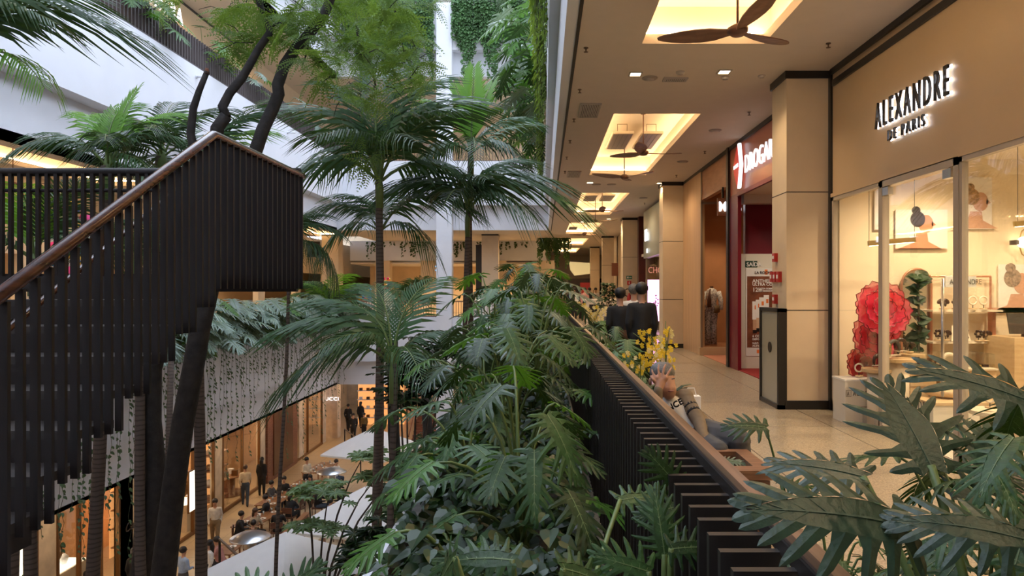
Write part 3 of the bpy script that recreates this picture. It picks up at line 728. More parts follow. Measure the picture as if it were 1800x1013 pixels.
def dlight(px, py, label, sq=True, r_=.07, energy=60, lit=True):
    p_ = cpos(px, py); t = thing('downlight', label, 'light', p_, 0, 'recessed downlights')
    b = MB().box(-r_-.02, r_+.02, -r_-.02, -r_, -.012, 0).box(-r_-.02, r_+.02, r_, r_+.02, -.012, 0).box(-r_-.02, -r_, -r_, r_, -.012, 0).box(r_, r_+.02, -r_, r_, -.012, 0)
    b.build('trim_ring', M_vent, t); MB().box(-r_, r_, -r_, r_, -.006, -.002).build('lens', M_lampface, t)
    lamp('SPOT', (p_.x, p_.y, p_.z-.05), energy, size=.05, spot=2.3)
dlight(1117, 130, 'square lit downlight on the atrium side, nearest row')
dlight(1273, 126, 'square lit downlight on the shop side, nearest row')
for i, (px, py) in enumerate(((1037, 321), (1160, 322), (1024, 390), (1030, 397), (1070, 385), (1018, 403))):
    dlight(px, py, ('small lit downlight before the third recess, atrium side', 'small lit downlight before the third recess, shop side', 'tiny lit downlight past the third recess, first from the slot', 'tiny lit downlight past the third recess, second from the slot', 'tiny lit downlight past the third recess beside the fan', 'tiny lit downlight past the third recess, farthest one')[i], r_=.08, energy=70)
def disc(name, px, py, r_, label, cat, m, hh=.02, group=None):
    p_ = cpos(px, py); t = thing(name, label, cat, p_, 0, group)
    MB().lathe([(0, -hh), (r_*.85, -hh), (r_, -hh*.4), (r_, 0), (0, 0)], (0,0,0), 20).build('cover', m, t, True)
    MB().lathe([(0, -hh-.004), (r_*.6, -hh-.004), (r_*.6, -hh), (0, -hh)], (0,0,0), 20).build('grille', M_vent, t, True)
M_spk = mat('speaker grille grey', (.36, .30, .26), .6)
for px, py, r_, l in ((1142, 137, .11, 'round ceiling speaker beside the nearest lit downlight'), (1257, 229, .12, 'round ceiling speaker between second recess and pharmacy, nearer one'), (1200, 284, .13, 'round ceiling speaker between second recess and pharmacy, farther one'),
                      (1048, 324, .13, 'round ceiling speaker before the third recess, first from the slot'), (1075, 324, .13, 'round ceiling speaker before the third recess, second from the slot'), (1131, 348, .14, 'round ceiling speaker beside the third recess')):
    disc('ceiling_speaker', px, py, r_, l, 'speaker', M_spk)
M_det = mat('detector white', (.62, .55, .48), .5)
disc('smoke_detector', 1196, 126, .06, 'white smoke detector right above the slim ceiling vent', 'detector', M_det, .04)
disc('smoke_detector', 1275, 135, .055, 'white smoke detector next to the shop side downlight', 'detector', M_det, .04)
disc('smoke_detector', 1339, 133, .05, 'small round detector close to the nearest pillar', 'detector', M_det, .03)
sp = thing('sprinkler', 'small ceiling sprinkler head, first of the row along the dark slot', 'sprinkler', cpos(1030, 84), 0, 'ceiling sprinklers')
M_spr = mat('sprinkler bronze', (.20, .13, .08), .4, .5)
MB().lathe([(.0, -.01), (.03, -.01), (.03, 0), (0, 0)], (0,0,0), 12).build('rosette', M_spr, sp)
MB().lathe([(.008, -.05), (.01, -.01)], (0,0,0), 8).lathe([(.0, -.058), (.028, -.056), (.028, -.052), (0, -.05)], (0,0,0), 12).build('head', M_spr, sp, True)
k = 0
nth = ['second', 'third', 'fourth', 'fifth', 'sixth', 'seventh', 'eighth', 'ninth']
for px, py in ((1019, 157), (1009, 209), (1002, 247), (996, 276), (993, 301), (990, 334), (988, 350)):
    dup(sp, cpos(px, py), 0, f'small ceiling sprinkler head, {nth[k]} of the row along the dark slot'); k += 1
for (px, py, l) in ((1456, 76, 'small ceiling sprinkler head above the jewellery shop fascia'), (1317, 197, 'small ceiling sprinkler head before the pharmacy, nearest one'), (1239, 266, 'small ceiling sprinkler head beside the second recess, shop side'), (1189, 308, 'small ceiling sprinkler head near the second pillar'), (1163, 331, 'small ceiling sprinkler head past the second pillar'), (1133, 357, 'small ceiling sprinkler head beside the third recess')):
    dup(sp, cpos(px, py), 0, l)
# short overflow pipes on the left fascia
for i, (px, py) in enumerate(((345, 135), (505, 233), (573, 276))):
    yy = 10.0*1230/(955-px); t = thing('overflow_pipe', ('short white pipe on the upper left fascia, nearest one', 'short white pipe on the upper left fascia, middle one', 'short white pipe on the upper left fascia, farthest one')[i], 'pipe', (XL, yy, (508-py)/1230*yy), 0, 'overflow pipes of the left fascia')
    MB().tube([(0,0,0), (.32,0,0)], .035, 10).build('tube', M_white, t, True)
    MB().tube([(0,0,0), (.02,0,0)], .055, 10).build('collar', M_white, t, True)
# ---------------------------------------------------------------- leaves
M_leaf = mat('philodendron leaf', (.032, .080, .022), .42, var=.4, vscale=5, objvar=.4, translucent=.12, spec=.35, bump=.15, bscale=14)
M_leaf_l = mat('bright leaf', (.06, .17, .02), .42, var=.3, vscale=4, objvar=.25, translucent=.25)
M_leaf_s = mat('silvery leaf', (.15, .22, .17), .34, var=.3, vscale=4, objvar=.3, translucent=.15)
M_vein = mat('leaf vein', (.13, .20, .07), .5)
M_stem = mat('green leaf stalk', (.13, .19, .055), .45, var=.2, vscale=6)
M_palm = mat('palm leaflet', (.042, .105, .036), .38, var=.3, vscale=2, objvar=.4, translucent=.15)
M_palm_l = mat('bright palm leaflet', (.14, .32, .04), .42, var=.25, vscale=2, objvar=.2, translucent=.3)
M_pothos = mat('pothos leaf', (.014, .042, .010), .36, var=.5, vscale=7, translucent=.1)
M_vine = mat('trailing vine leaf', (.045, .095, .032), .45, var=.4, vscale=3, translucent=.2)
M_vinedk = mat('vine string', (.05, .05, .025), .7)
M_feather = mat('feathery tree leaf', (.13, .23, .06), .5, var=.35, vscale=1.5, translucent=.4)
M_bark = mat('dark bark', (.022, .018, .016), .8, var=.5, vscale=9, bump=.8, bscale=14)
M_bark2 = mat('slender grey bark', (.09, .07, .055), .8, var=.3, vscale=9, bump=.4)
def palm_bark():
    m = bpy.data.materials.new('ringed palm trunk'); m.use_nodes = True; N = m.node_tree.nodes; Lk = m.node_tree.links; b = N['Principled BSDF']
    tc = N.new('ShaderNodeTexCoord'); wv = N.new('ShaderNodeTexWave'); wv.bands_direction = 'Z'; wv.inputs['Scale'].default_value = 4.5; wv.inputs['Distortion'].default_value = 3.5
    cr = N.new('ShaderNodeValToRGB'); cr.color_ramp.elements[0].color = (.055, .04, .032, 1); cr.color_ramp.elements[1].color = (.115, .085, .068, 1); cr.color_ramp.elements[0].position = .02; cr.color_ramp.elements[1].position = .35
    Lk.new(tc.outputs['Object'], wv.inputs['Vector']); Lk.new(wv.outputs[0], cr.inputs[0]); Lk.new(cr.outputs[0], b.inputs['Base Color']); b.inputs['Roughness'].default_value = .75
    return m
M_trunk = palm_bark()

def philo(n=7, Wd=.95, seed=0, sag=.35, thin=.75, webk=.22):
    """deeply lobed leaf: joint at the origin, tip at (0,1,..), base lobes point backwards; one folded blade"""
    r = random.Random(seed); b = MB(); T = lambda x, y: None
    def lift(x, y, extra=0): return (x, y, -sag*max(y, 0)**1.8*.55 - .55*sag*abs(x)**1.7*1.6 + .10*abs(x) - extra)
    ts = [(-.02+1.0*(i/n)**1.05) for i in range(n+1)]
    for s in (-1, 1):
        prevV = None
        for i in range(n):
            y0, y1 = ts[i], ts[i+1]; u = (i+.5)/n
            a = math.radians(128-118*u**.8+r.uniform(-6, 6)); prof = math.sin(PI*(.30+.62*u))**.8
            ln = Wd*.5*prof*(1.05 if i else .85)*r.uniform(.9, 1.08); bw = (y1-y0)
            d = Vector((s*math.sin(a), math.cos(a))); pr = Vector((-d.y, d.x))*(1 if s > 0 else -1)
            c0 = Vector((0, (y0+y1)/2)); web = webk*ln+.02
            def valley(yv, uu):
                aa = math.radians(128-118*uu**.8); return Vector((s*math.sin(aa)*web, yv+math.cos(aa)*web))
            V0 = prevV if prevV is not None else valley(y0, max(0, i/n)); V1 = valley(y1, (i+1)/n); prevV = V1
            wid = min(bw*thin, .16)*.62*(1+.25*(i == 0)); ex = r.uniform(0, .05)*ln*3
            curl = Vector((0, 1))
            ks = []
            for (q, wq) in ((max(.5, webk+.15), 1.0), (.78, .85), (.92, .5), (1.0, 0)):
                cpt = c0+d*ln*q+curl*ln*.16*q*q*(1 if i < n-1 else 0)
                ks.append((cpt, wid*wq, ex*q*q))
            vs = [lift(0, y0), lift(0, y1), lift(V0.x, V0.y), lift(V1.x, V1.y)]; fs = [(0, 1, 3, 2)] if s < 0 else [(0, 2, 3, 1)]
            ca = (V0+V1)/2; vs.append(lift(ca.x, ca.y, -.012)); L0, R0, C0 = 2, 3, 4
            for (cp, wq, e) in ks:
                k = len(vs)
                if wq > 0:
                    l = cp-pr*wq; q = cp+pr*wq
                    vs += [lift(l.x, l.y, e), lift(q.x, q.y, e), lift(cp.x, cp.y, e-.012)]
                    fs += [(L0, C0, k+2, k), (C0, R0, k+1, k+2)] if s > 0 else [(L0, k, k+2, C0), (C0, k+2, k+1, R0)]
                    L0, R0, C0 = k, k+1, k+2
                else:
                    vs.append(lift(cp.x, cp.y, e)); fs += [(L0, C0, k), (C0, R0, k)]
            b.add(vs, fs, 0)
            # pale side vein
            p0 = Vector(lift(0, (y0+y1)/2)); e0 = ks[1][0]; p1 = Vector(lift(e0.x, e0.y, ks[1][2]-.014)); zz = Vector((0, 0, .004)); sv = Vector((pr.x, pr.y, 0))*.005
            b.add([p0-sv+zz, p0+sv+zz, p1+zz], [(0, 1, 2)], 1)
    # midrib
    pts = [Vector(lift(0, t))+Vector((0, 0, .003)) for t in (-.02, .25, .5, .75, .98)]
    b.tube(pts, [.013, .011, .009, .006, .002], 4, 1)
    return b
PH = [philo(7, 1.0, 1, .35, .58), philo(8, .95, 2, .5, .55), philo(7, 1.1, 3, .25, .62), philo(9, .95, 4, .65, .55), philo(8, 1.15, 5, .45, .5)]
PHm = [p.mesh('leaf', [M_leaf, M_vein]) for p in PH]
PHl = [p.mesh('leaf', [M_leaf_l, M_vein]) for p in PH[:3]]
PHs = [p.mesh('leaf', [M_leaf_s, M_vein]) for p in PH]

def curve(a, b_, c, n=7):
    a, b_, c = Vector(a), Vector(b_), Vector(c); return [a*(1-t)**2+b_*2*t*(1-t)+c*t*t for t in [i/(n-1) for i in range(n)]]
def philodendron(loc, n, L, h, spread, label, seed, meshes=None, az=(0, 2*PI), group=None, droop=0, trunk=True, extra_light=.22, stemr=.009, ctr=0):
    r = random.Random(seed); meshes = meshes or PHm
    t = thing('philodendron', label, 'plant', loc, 0, group); st_ = MB()
    if trunk: st_.tube([(0, 0, -.02), (.02, 0, .12), (0, .02, .25)], [.035, .032, .022], 8)
    for i in range(n):
        q = (i+.5)/n; a = az[0]+(az[1]-az[0])*((i*.618) % 1.0); rad = spread*(.35+.65*r.random())*(.45+.55*(1-q*.6)); hh = h*(.35+.65*q)*r.uniform(.85, 1.1)-droop*(1-q)*h
        end = Vector((math.cos(a)*rad, math.sin(a)*rad, hh)); st = Vector((0, 0, .05+.2*q if trunk else 0))
        mid = Vector((end.x*.35, end.y*.35, max(hh, .3)*.95+.05))
        pts = curve(st, mid, end); st_.tube(pts, [stemr*1.3, stemr*1.2, stemr*1.1, stemr, stemr*.9, stemr*.8, stemr*.7], 6)
        o = Vector((math.cos(a+r.uniform(-.5, .5)), math.sin(a+r.uniform(-.5, .5)), 0)); d = o+Vector((0, 0, r.uniform(-.75, -.05)))
        up = Vector((0, 0, 1))+o*r.uniform(.2, .6); me = r.choice(PHl) if r.random() < extra_light else r.choice(meshes)
        place(me, 'leaf', t, end, d, up, L*r.uniform(.75, 1.15))
    st_.build('stalks', M_stem, t, True)
    return t
M_leaf_m = mat('grey green leaf', (.055, .10, .06), .36, var=.3, vscale=4, objvar=.3, translucent=.12)
PHm2 = [p.mesh('leaf', [M_leaf_m, M_vein]) for p in PH]
# --- the plants in our planter trough
PZ = -1.43
philodendron((-.12, 3.55, PZ), 18, .27, 1.0, .55, 'large philodendron with long upright pale stalks in the middle of the trough', 11, ctr=1)
philodendron((-.38, 2.95, PZ), 10, .25, .42, .45, 'low dark philodendron at the near end of the trough, atrium side', 12)
philodendron((-.05, 2.05, PZ), 6, .24, .18, .35, 'low philodendron with broad bluish leaves nearest the lens in the trough', 13)
philodendron((-.48, 4.4, PZ), 15, .28, .72, .6, 'philodendron leaning over the atrium edge beside the large stalky one', 14, az=(1.2, 5.2))
philodendron((-.25, 5.2, PZ), 20, .30, 1.2, .6, 'tall philodendron directly behind the large stalky one', 15)
for i, (x, y, h) in enumerate(((-.75, 6.0, 1.0), (-.1, 6.5, 1.35), (-.6, 7.4, 1.45), (-.05, 8.1, 1.5), (-.7, 8.9, 1.4), (-.2, 9.8, 1.65), (-.75, 10.8, 1.5), (-.1, 11.6, 1.75), (-.6, 12.6, 1.7), (-.05, 13.6, 1.7), (-.65, 14.8, 1.6), (-.2, 16.2, 1.7),
                               (-.6, 18, 1.5), (-.1, 20, 1.6), (-.5, 22.5, 1.5), (-.2, 25, 1.6), (-.5, 28, 1.5), (-.3, 31, 1.5))):
    philodendron((max(x, -.5), y, PZ), 22 if y < 10 else 15, .32 if y < 10 else .38, h*1.08, .72, 'tall philodendron in the dense green mass filling the trough', 20+i, group='philodendrons massed in the trough', meshes=PHm if i % 3 else PHm2)
# leaves poking between the slats
def lone_leaves(name, label, base, specs, meshes, mat_stem=M_stem, stemr=.008, cat='plant', group=None):
    """specs: attach point (world), direction, up, length; one stalk each from base"""
    t = thing(name, label, cat, base, 0, group); b = Vector(base); s = MB()
    for i, (p, d, u, L, mi, bend) in enumerate(specs):
        e = Vector(p)-b; m = Vector((e.x*bend, e.y*bend, e.z*.62)); s.tube(curve((R.uniform(-.03, .03), R.uniform(-.03, .03), 0), m, e, 9), [stemr*1.5]*3+[stemr*1.2]*3+[stemr]*3, 8)
        place(meshes[mi], 'leaf', t, e, d, u, L)
    s.build('stalks', mat_stem, t, True); return t
lone_leaves('philodendron', 'young philodendron with a yellow tipped leaf growing against the black slats', (.34, 2.1, -1.40),
    [(P(1188, 850, 2.25), (-.5, -.1, .6), (0, -1, .4), .13, 2, .4), (P(1192, 890, 2.2), (-.7, -.2, -.1), (0, -.8, .6), .13, 0, .6), (P(1168, 975, 1.9), (-.1, .1, 1), (0, -1, .2), .16, 3, .9), (P(1180, 965, 1.85), (1, 0, .1), (0, -.8, .5), .13, 1, .8), (P(1140, 1005, 1.8), (-.8, -.1, .3), (0, -.9, .5), .14, 0, .9)], PHm)
lone_leaves('philodendron', 'philodendron with one thick pale bent stalk low in the trough near the slats', (.0, 1.75, -1.40),
    [(P(1090, 880, 2.4), (.7, .2, .1), (0, -.5, .8), .18, 1, .2), (P(900, 985, 1.8), (-.9, .1, .1), (0, -.6, .8), .20, 3, .5), (P(800, 980, 1.75), (-.2, .2, -.3), (0, -.6, .8), .2, 0, .6), (P(990, 1000, 1.7), (.6, .2, -.2), (0, -.6, .8), .17, 1, .6)], PHm)
lone_leaves('philodendron', 'dark philodendron leaf tips rising at the very bottom before the big parasols', (-.45, 1.25, -1.40),
    [(P(470, 1040, 1.3), (-.9, .1, .15), (0, -.6, .8), .085, 2, .7), (P(500, 1050, 1.3), (.5, .1, .5), (0, -.8, .5), .08, 0, .7)], PHm)
# --- big leaves on the shop side, close to the lens
M_leaf_f = mat('large glossy foreground leaf', (.024, .056, .028), .40, var=.25, vscale=9, objvar=.15, translucent=.08, bump=.12, bscale=20)
M_vein_f = mat('grey green vein', (.05, .085, .045), .5)
PF = [philo(7, 1.25, 31, .20, .58, .30).mesh('leaf', [M_leaf_f, M_vein_f]), philo(8, 1.0, 32, .30, .60, .28).mesh('leaf', [M_leaf_f, M_vein_f]), philo(8, .95, 33, .42, .64, .28).mesh('leaf', [M_leaf_f, M_vein_f]), philo(6, 1.0, 34, .28, .55, .26).mesh('leaf', [M_leaf_f, M_vein_f])]
fg = [(P(1636, 818, 1.75), (-.08, .66, .75), (-.05, -.80, .60), .25, 0, .35),
      (P(1516, 838, 1.85), (-.80, .50, .15), (0, -.42, .9), .235, 1, .3),
      (P(1590, 925, 1.35), (-.93, -.15, .28), (.05, -.62, .78), .29, 2, .5)]
lone_leaves('philodendron', 'big philodendron with fanned grey green leaves beside the reddish handrail, closest plant', (1.06, 1.45, -1.65), fg, PF, stemr=.011)
fg = [(P(1752, 862, 1.7), (.30, .65, .62), (0, -.75, .66), .2, 0, .3),
      (P(1812, 706, 1.2), (-.85, .35, .38), (-.2, -.5, .85), .175, 3, .2),
      (P(1800, 948, 1.25), (-.90, .25, .22), (0, -.55, .83), .2, 2, .4),
      (P(1690, 880, 2.1), (.45, .1, .28), (.1, -.6, .8), .2, 1, .4)]
lone_leaves('philodendron', 'big philodendron with long narrow lobes reaching across the shop window', (1.30, 1.30, -1.65), fg, PF, stemr=.011)
lone_leaves('philodendron', 'slender philodendron holding one small green leaf over the terrazzo floor', (1.18, 2.95, -1.65),
    [(P(1346, 752, 3.0), (-.95, .1, .12), (.1, -.6, .8), .16, 2, .5), (P(1368, 872, 3.0), (-.5, -.3, -.1), (0, -.5, .8), .14, 0, .5), (P(1376, 852, 2.9), (.6, -.2, .1), (0, -.5, .8), .12, 1, .5)], PHm, stemr=.005)
for i, (x, y, n, L, h, s_) in enumerate(((1.2, 1.95, 18, .19, .98, .36), (1.5, 2.05, 20, .19, .98, .36), (1.9, 2.0, 20, .19, 1.08, .4), (1.12, 1.55, 14, .17, 1.02, .26), (1.45, 1.55, 16, .17, 1.05, .3), (2.15, 2.3, 18, .2, 1.1, .4), (1.02, 2.45, 12, .13, .72, .24), (1.7, 1.5, 14, .17, 1.02, .3))):
    philodendron((x, y, -1.6), n+10, L, h+(.24 if i % 2 else .12), s_, 'small dense philodendron filling the shop side bed under the big leaves', 60+i, group='undergrowth of the shop side bed', stemr=.005, extra_light=.0)
bed = thing('planter_box', 'low dark planter bed beneath the big leaves on the shop side', 'planter', (1.6, 1.6, F2))
MB().box(-.68, .75, -.8, .95, 0, .04).build('soil', M_soil, bed)
MB().box(-.70, -.68, -.8, .95, 0, .07).box(.75, .77, -.8, .95, 0, .07).box(-.7, .77, .95, .97, 0, .07).build('edging', M_black, bed)

# --- pothos carpet
def heart(fold=.12):
    b = MB(); o = [(0, 0, 0), (.18, -.06, fold*.5), (.40, .10, fold), (.42, .35, fold), (.25, .70, fold*.5), (0, 1, -.12), (-.25, .70, fold*.5), (-.42, .35, fold), (-.40, .10, fold), (-.18, -.06, fold*.5), (0, .4, 0)]
    return b.add(o, [(0,1,2,10), (10,2,3), (10,3,4,5), (5,6,7,10), (10,7,8), (10,8,9,0)])
HT = heart()
def leafcloud(name, label, pts, size, m, cat, parent=None, r=None):
    """pts: list of (pos, dir, up)"""
    r = r or R; b = MB()
    for p, d, u in pts: b.put(HT, orient(p, d, u, size*r.uniform(.6, 1.3)))
    o = b.build(name, m, parent); 
    if label: tag(o, label, cat, None, 'stuff')
    return o
pts = []
r = random.Random(5)
for i in range(3600):
    y = 1.1+10*r.random()**1.6; x = r.uniform(-.80 if y > 3.2 else -.6, .27); z = -1.40+r.random()**1.3*.38*(1 if x < .12 else .45)+.04
    if x < -.72: z -= r.random()*.3
    a = r.uniform(0, 2*PI); pts.append(((x, y, z), (math.cos(a), math.sin(a), -.35), (r.uniform(-.4, .4), -.45, 1)))
leafcloud('pothos_foliage', 'dark heart shaped pothos leaves carpeting the trough', pts, .085, M_pothos, 'ground cover', r=r)

# --- trailing vines on the left gallery fascia
def vine_mesh(L, seed, step=.13, size=.10, m=None):
    r = random.Random(seed); b = MB(); n = max(4, int(L/.35)); pts = [(r.uniform(-.03, .03), r.uniform(-.05, .05), -L*i/n) for i in range(n+1)]; pts[0] = (0, 0, 0)
    b.tube(pts, .005, 3, 1, cap=False); z = .05
    while z < L:
        k = min(n-1, int(z/L*n)); f = z/L*n-k; p = Vector(pts[k])*(1-f)+Vector(pts[k+1])*f
        a = r.uniform(-1.4, 1.4); d = (math.cos(a)*.8, math.sin(a), -.9)
        if r.random() < .8: b.put(HT, orient(p, d, (1, 0, .5), size*r.uniform(.5, 1.4)))
        z += step*r.uniform(.5, 1.7)
    return b
VL = [1.9, 2.6, 3.2, 3.8, 4.3, 4.9, 5.5]
VM = [vine_mesh(L, 40+i).mesh('hanging_vine', [M_vine, M_vinedk]) for i, L in enumerate(VL)]
r = random.Random(9); 
for i in range(112):
    y = 10.2+24.5*(i+r.random())/112; L = r.choice(range(7)) if y > 20 else r.choice((2, 3, 4, 5, 6))
    o = bpy.data.objects.new('hanging_vine', VM[L]); C.objects.link(o); o.location = (XL+.07+r.uniform(0, .05), y, -1.35); o.scale = (1, 1, r.uniform(.75, 1.08))
    tag(o, 'thin trailing vine hanging down the white fascia under the opposite gallery', 'vine', 'trailing vines on the lower left fascia')
# dense curtain at top
def curtain(label, x0, x1, y0, y1, ztop, zmin, zmax, n, size, seed, outx=0, outy=-1, m=None):
    r = random.Random(seed); b = MB()
    for i in range(n):
        q = r.random(); x = x0+(x1-x0)*q; y = y0+(y1-y0)*q+0; L = zmin+(zmax-zmin)*r.random()**1.2*(.55+.45*math.sin(q*23+seed)); z = 0
        dx = r.uniform(0, .25)*outx; dy = r.uniform(0, .25)*outy
        b.tube([(x+dx, y+dy, ztop), (x+dx+r.uniform(-.06, .06), y+dy, ztop-L)], .006, 3, 1, cap=False)
        while z < L:
            a = r.uniform(-1.2, 1.2); d = Vector((outx, outy, 0)); sd = Vector((-outy, outx, 0)); dd = d*math.cos(a)+sd*math.sin(a)
            b.put(HT, orient((x+dx+r.uniform(-.05, .05), y+dy+r.uniform(-.04, .04), ztop-z), (dd.x, dd.y, -.9), (outx, outy, .6), size*r.uniform(.5, 1.35)))
            z += size*r.uniform(.35, 1.1)
    return tag(b.build('vine_curtain', [m or M_vine, M_vinedk]), label, 'vines', None, 'stuff')
M_vine2 = mat('lighter green vine leaf', (.07, .15, .05), .45, var=.45, vscale=2, translucent=.25)  # a lighter green than the trailing vine leaf
curtain('dense vine curtain over the top far fascia, left of the white pillar', XL+.2, -5.5, YF-.06, YF-.06, 14.4, 1.8, 5.2, 300, .15, 3, m=M_vine2)
curtain('dense vine curtain over the top far fascia, right of the white pillar', -4.5, -.1, YF-.06, YF-.06, 14.4, 1.6, 4.8, 260, .16, 4, m=M_vine2)
curtain('dense vine curtain over the top left fascia near the corner', XL+.06, XL+.06, 22, 34.6, 14.4, .8, 3.8, 300, .16, 5, outx=1, outy=0, m=M_vine2)
curtain('green vine column hanging over the upper right fascia beside the corridor ceiling', .06, .06, 9.5, 34.5, 6.75, 1.0, 2.8, 170, .17, 6, outx=-1, outy=0, m=mat('yellowish vine leaf', (.15, .25, .05), .45, var=.4, vscale=3, translucent=.3))
curtain('vines trailing from the far ceiling edge over the corridor mouth', -.3, 1.6, 40, 40, 2.9, .5, 2.0, 80, .12, 7, m=M_vine2)
curtain('sparse vines on the white band beyond the far gallery', -11, -1, 43.4, 43.4, 2.9, .2, 1.1, 60, .13, 8, m=M_vine)
slab('wall_far_band', -12, .2, 43.45, 43.6, 1.75, C2, M_white)

# --- philodendrons on the other gallery edges
for i in range(17):
    y = 15.5+1.15*i
    philodendron((XL-.12, y, -1.36), 24, .72, 1.05, 1.05, 'silvery philodendron spilling over the edge of the opposite gallery', 100+i, meshes=PHs, az=(-1.6, 1.6), group='philodendrons along the opposite gallery edge', droop=.5, trunk=False, extra_light=.05)
for i, (y, n) in enumerate(((17.5, 15), (18.6, 12), (21.5, 12), (24.5, 10), (28.2, 10), (31.5, 10), (33.6, 9))):
    philodendron((XL-.45, y, F3+.3), n, .6, 1.35, .9, 'leafy philodendron behind the slats of the upper left gallery', 130+i, meshes=PHs if i > 2 else PHm, group='philodendrons behind the upper left railing', trunk=False, extra_light=.25)
for i, (x, y, z, h) in enumerate(((-.25, 19.5, 6.35, 2.3), (-.3, 21.5, 6.3, 2.6), (-.3, 23.5, 6.0, 1.6), (-.4, 25.5, 6.4, 2.8), (-.3, 27.5, 6.0, 1.8), (-.3, 30, 6.2, 2.4))):
    philodendron((x+.3, y, z), 18, .85, h, 1.5, 'broad leaved philodendron overhanging the atrium from the upper right gallery edge', 150+i, meshes=PHs if i % 2 else PHm, az=(1.7, 4.6), group='philodendrons on the upper right edge', droop=.45, trunk=False, extra_light=.35)
# plants on the corridor side of the rail
for i, (x, y) in enumerate(((.98, 8.8), (1.02, 10.6), (1.0, 12.6))):
    t = thing('planter_box', ('wooden planter behind the seated man, nearest of three', 'wooden planter behind the seated man, middle of three', 'wooden planter behind the seated man, farthest of three')[i], 'planter', (x, y, F2))
    MB().box(-.3, .3, -.45, .45, 0, .42).build('box', M_bench, t); MB().box(-.26, .26, -.41, .41, .42, .43).build('soil', M_soil, t)
    philodendron((x, y, F2+.43), 13, .30, .65, .45, ('feathery leaved plant in the nearest wooden planter by the handrail', 'leafy green plant in the middle wooden planter by the handrail', 'leafy green plant in the farthest wooden planter by the handrail')[i], 170+i, meshes=PHm, stemr=.005)
# shrub in the corridor and orchids
M_yel = mat('yellow orchid petal', (.85, .55, .04), .5, var=.2, translucent=.25)
M_yel2 = mat('pale yellow orchid petal', (.85, .70, .38), .5, var=.1, translucent=.25)
def petalflower(s=.026):
    b = MB()
    for k in range(5):
        a = 2*PI*k/5; c, s_ = math.cos(a), math.sin(a)
        b.add([(0,0,0), (c*s*.6-s_*s*.35, .2*s, s_*s*.6+c*s*.35), (c*s*1.1, -.1*s, s_*s*1.1), (c*s*.6+s_*s*.35, .2*s, s_*s*.6-c*s*.35)], [(0,1,2,3)])
    b.add([(-.5*s, -.3*s, -.2*s), (.5*s, -.3*s, -.2*s), (.7*s, -.4*s, -1.1*s), (0, -.5*s, -1.3*s), (-.7*s, -.4*s, -1.1*s)], [(0,1,2,3,4)])
    return b
FL = petalflower()
def orchid(loc, label, n_spike, h, seed, m1, m2, strap=9, fsize=1.0, group=None):
    r = random.Random(seed); t = thing('orchid', label, 'plant', loc, 0, group); lv = MB(); sp_ = MB(); fls = MB()
    for i in range(strap):
        a = r.uniform(0, 2*PI); L = r.uniform(.25, .42); c = Vector((math.cos(a), math.sin(a), 0)); sd = Vector((-c.y, c.x, 0))
        row = [(c*L*q*.9+Vector((0, 0, L*(1.3*q-.9*q*q))), .018+.03*math.sin(PI*min(q*1.1, 1))) for q in (0, .25, .5, .75, 1)]
        vs = []; 
        for p, w_ in row: vs += [p-sd*w_*(.15 if p is row[-1][0] else 1), p+sd*w_*(.15 if p is row[-1][0] else 1)]
        lv.add(vs, [(2*k, 2*k+1, 2*k+3, 2*k+2) for k in range(4)])
    for i in range(n_spike):
        a = r.uniform(0, 2*PI); e = Vector((math.cos(a)*r.uniform(.10, .46), math.sin(a)*.2, h*r.uniform(.75, 1.05)))
        pts_ = curve((0,0,.1), (e.x*.2, e.y*.2, e.z*.8), e, 8); sp_.tube(pts_, .004, 5)
        for k in range(12):
            q = r.uniform(.35, 1); p = Vector(pts_[min(7, int(q*7))])+Vector((r.uniform(-.10, .10), r.uniform(-.08, .08), r.uniform(-.08, .08)))
            fls.put(FL, orient(p, (r.uniform(-.4, .4), 1, r.uniform(-.3, .3)), (r.uniform(-.5, .5), 0, 1), fsize*r.uniform(.65, 1.1)), 0 if r.random() < .75 else 1)
    lv.build('leaves', M_leaf, t); sp_.build('stems', M_stem, t); fls.build('blossoms', [m1, m2], t)
    MB().lathe([(.09, 0), (.12, .14), (.11, .14), (.10, .02)], (0,0,-.02), 14).build('pot', M_dark, t, True)
    return t
ob = thing('planter_box', 'wooden planter holding the yellow orchids just behind the seated man', 'planter', (1.02, 7.1, F2))
MB().box(-.3, .45, -.4, .4, 0, .48).build('box', M_bench, ob)
MB().box(-.26, .41, -.36, .36, .48, .49).build('soil', M_soil, ob)
orchid((1.22, 7.0, F2+.51), 'yellow orchid in full bloom standing behind the seated man', 7, .78, 3, M_yel, M_yel2, 16)
orchid((1.0, 7.2, F2+.51), 'smaller yellow orchid leaning toward the handrail', 3, .55, 4, M_yel, M_yel2, 8)
orchid((1.05, 14.2, F2+.8), 'distant pale yellow blossom cluster rising over the handrail', 6, .55, 5, M_yel2, M_yel, 6, 1.4)
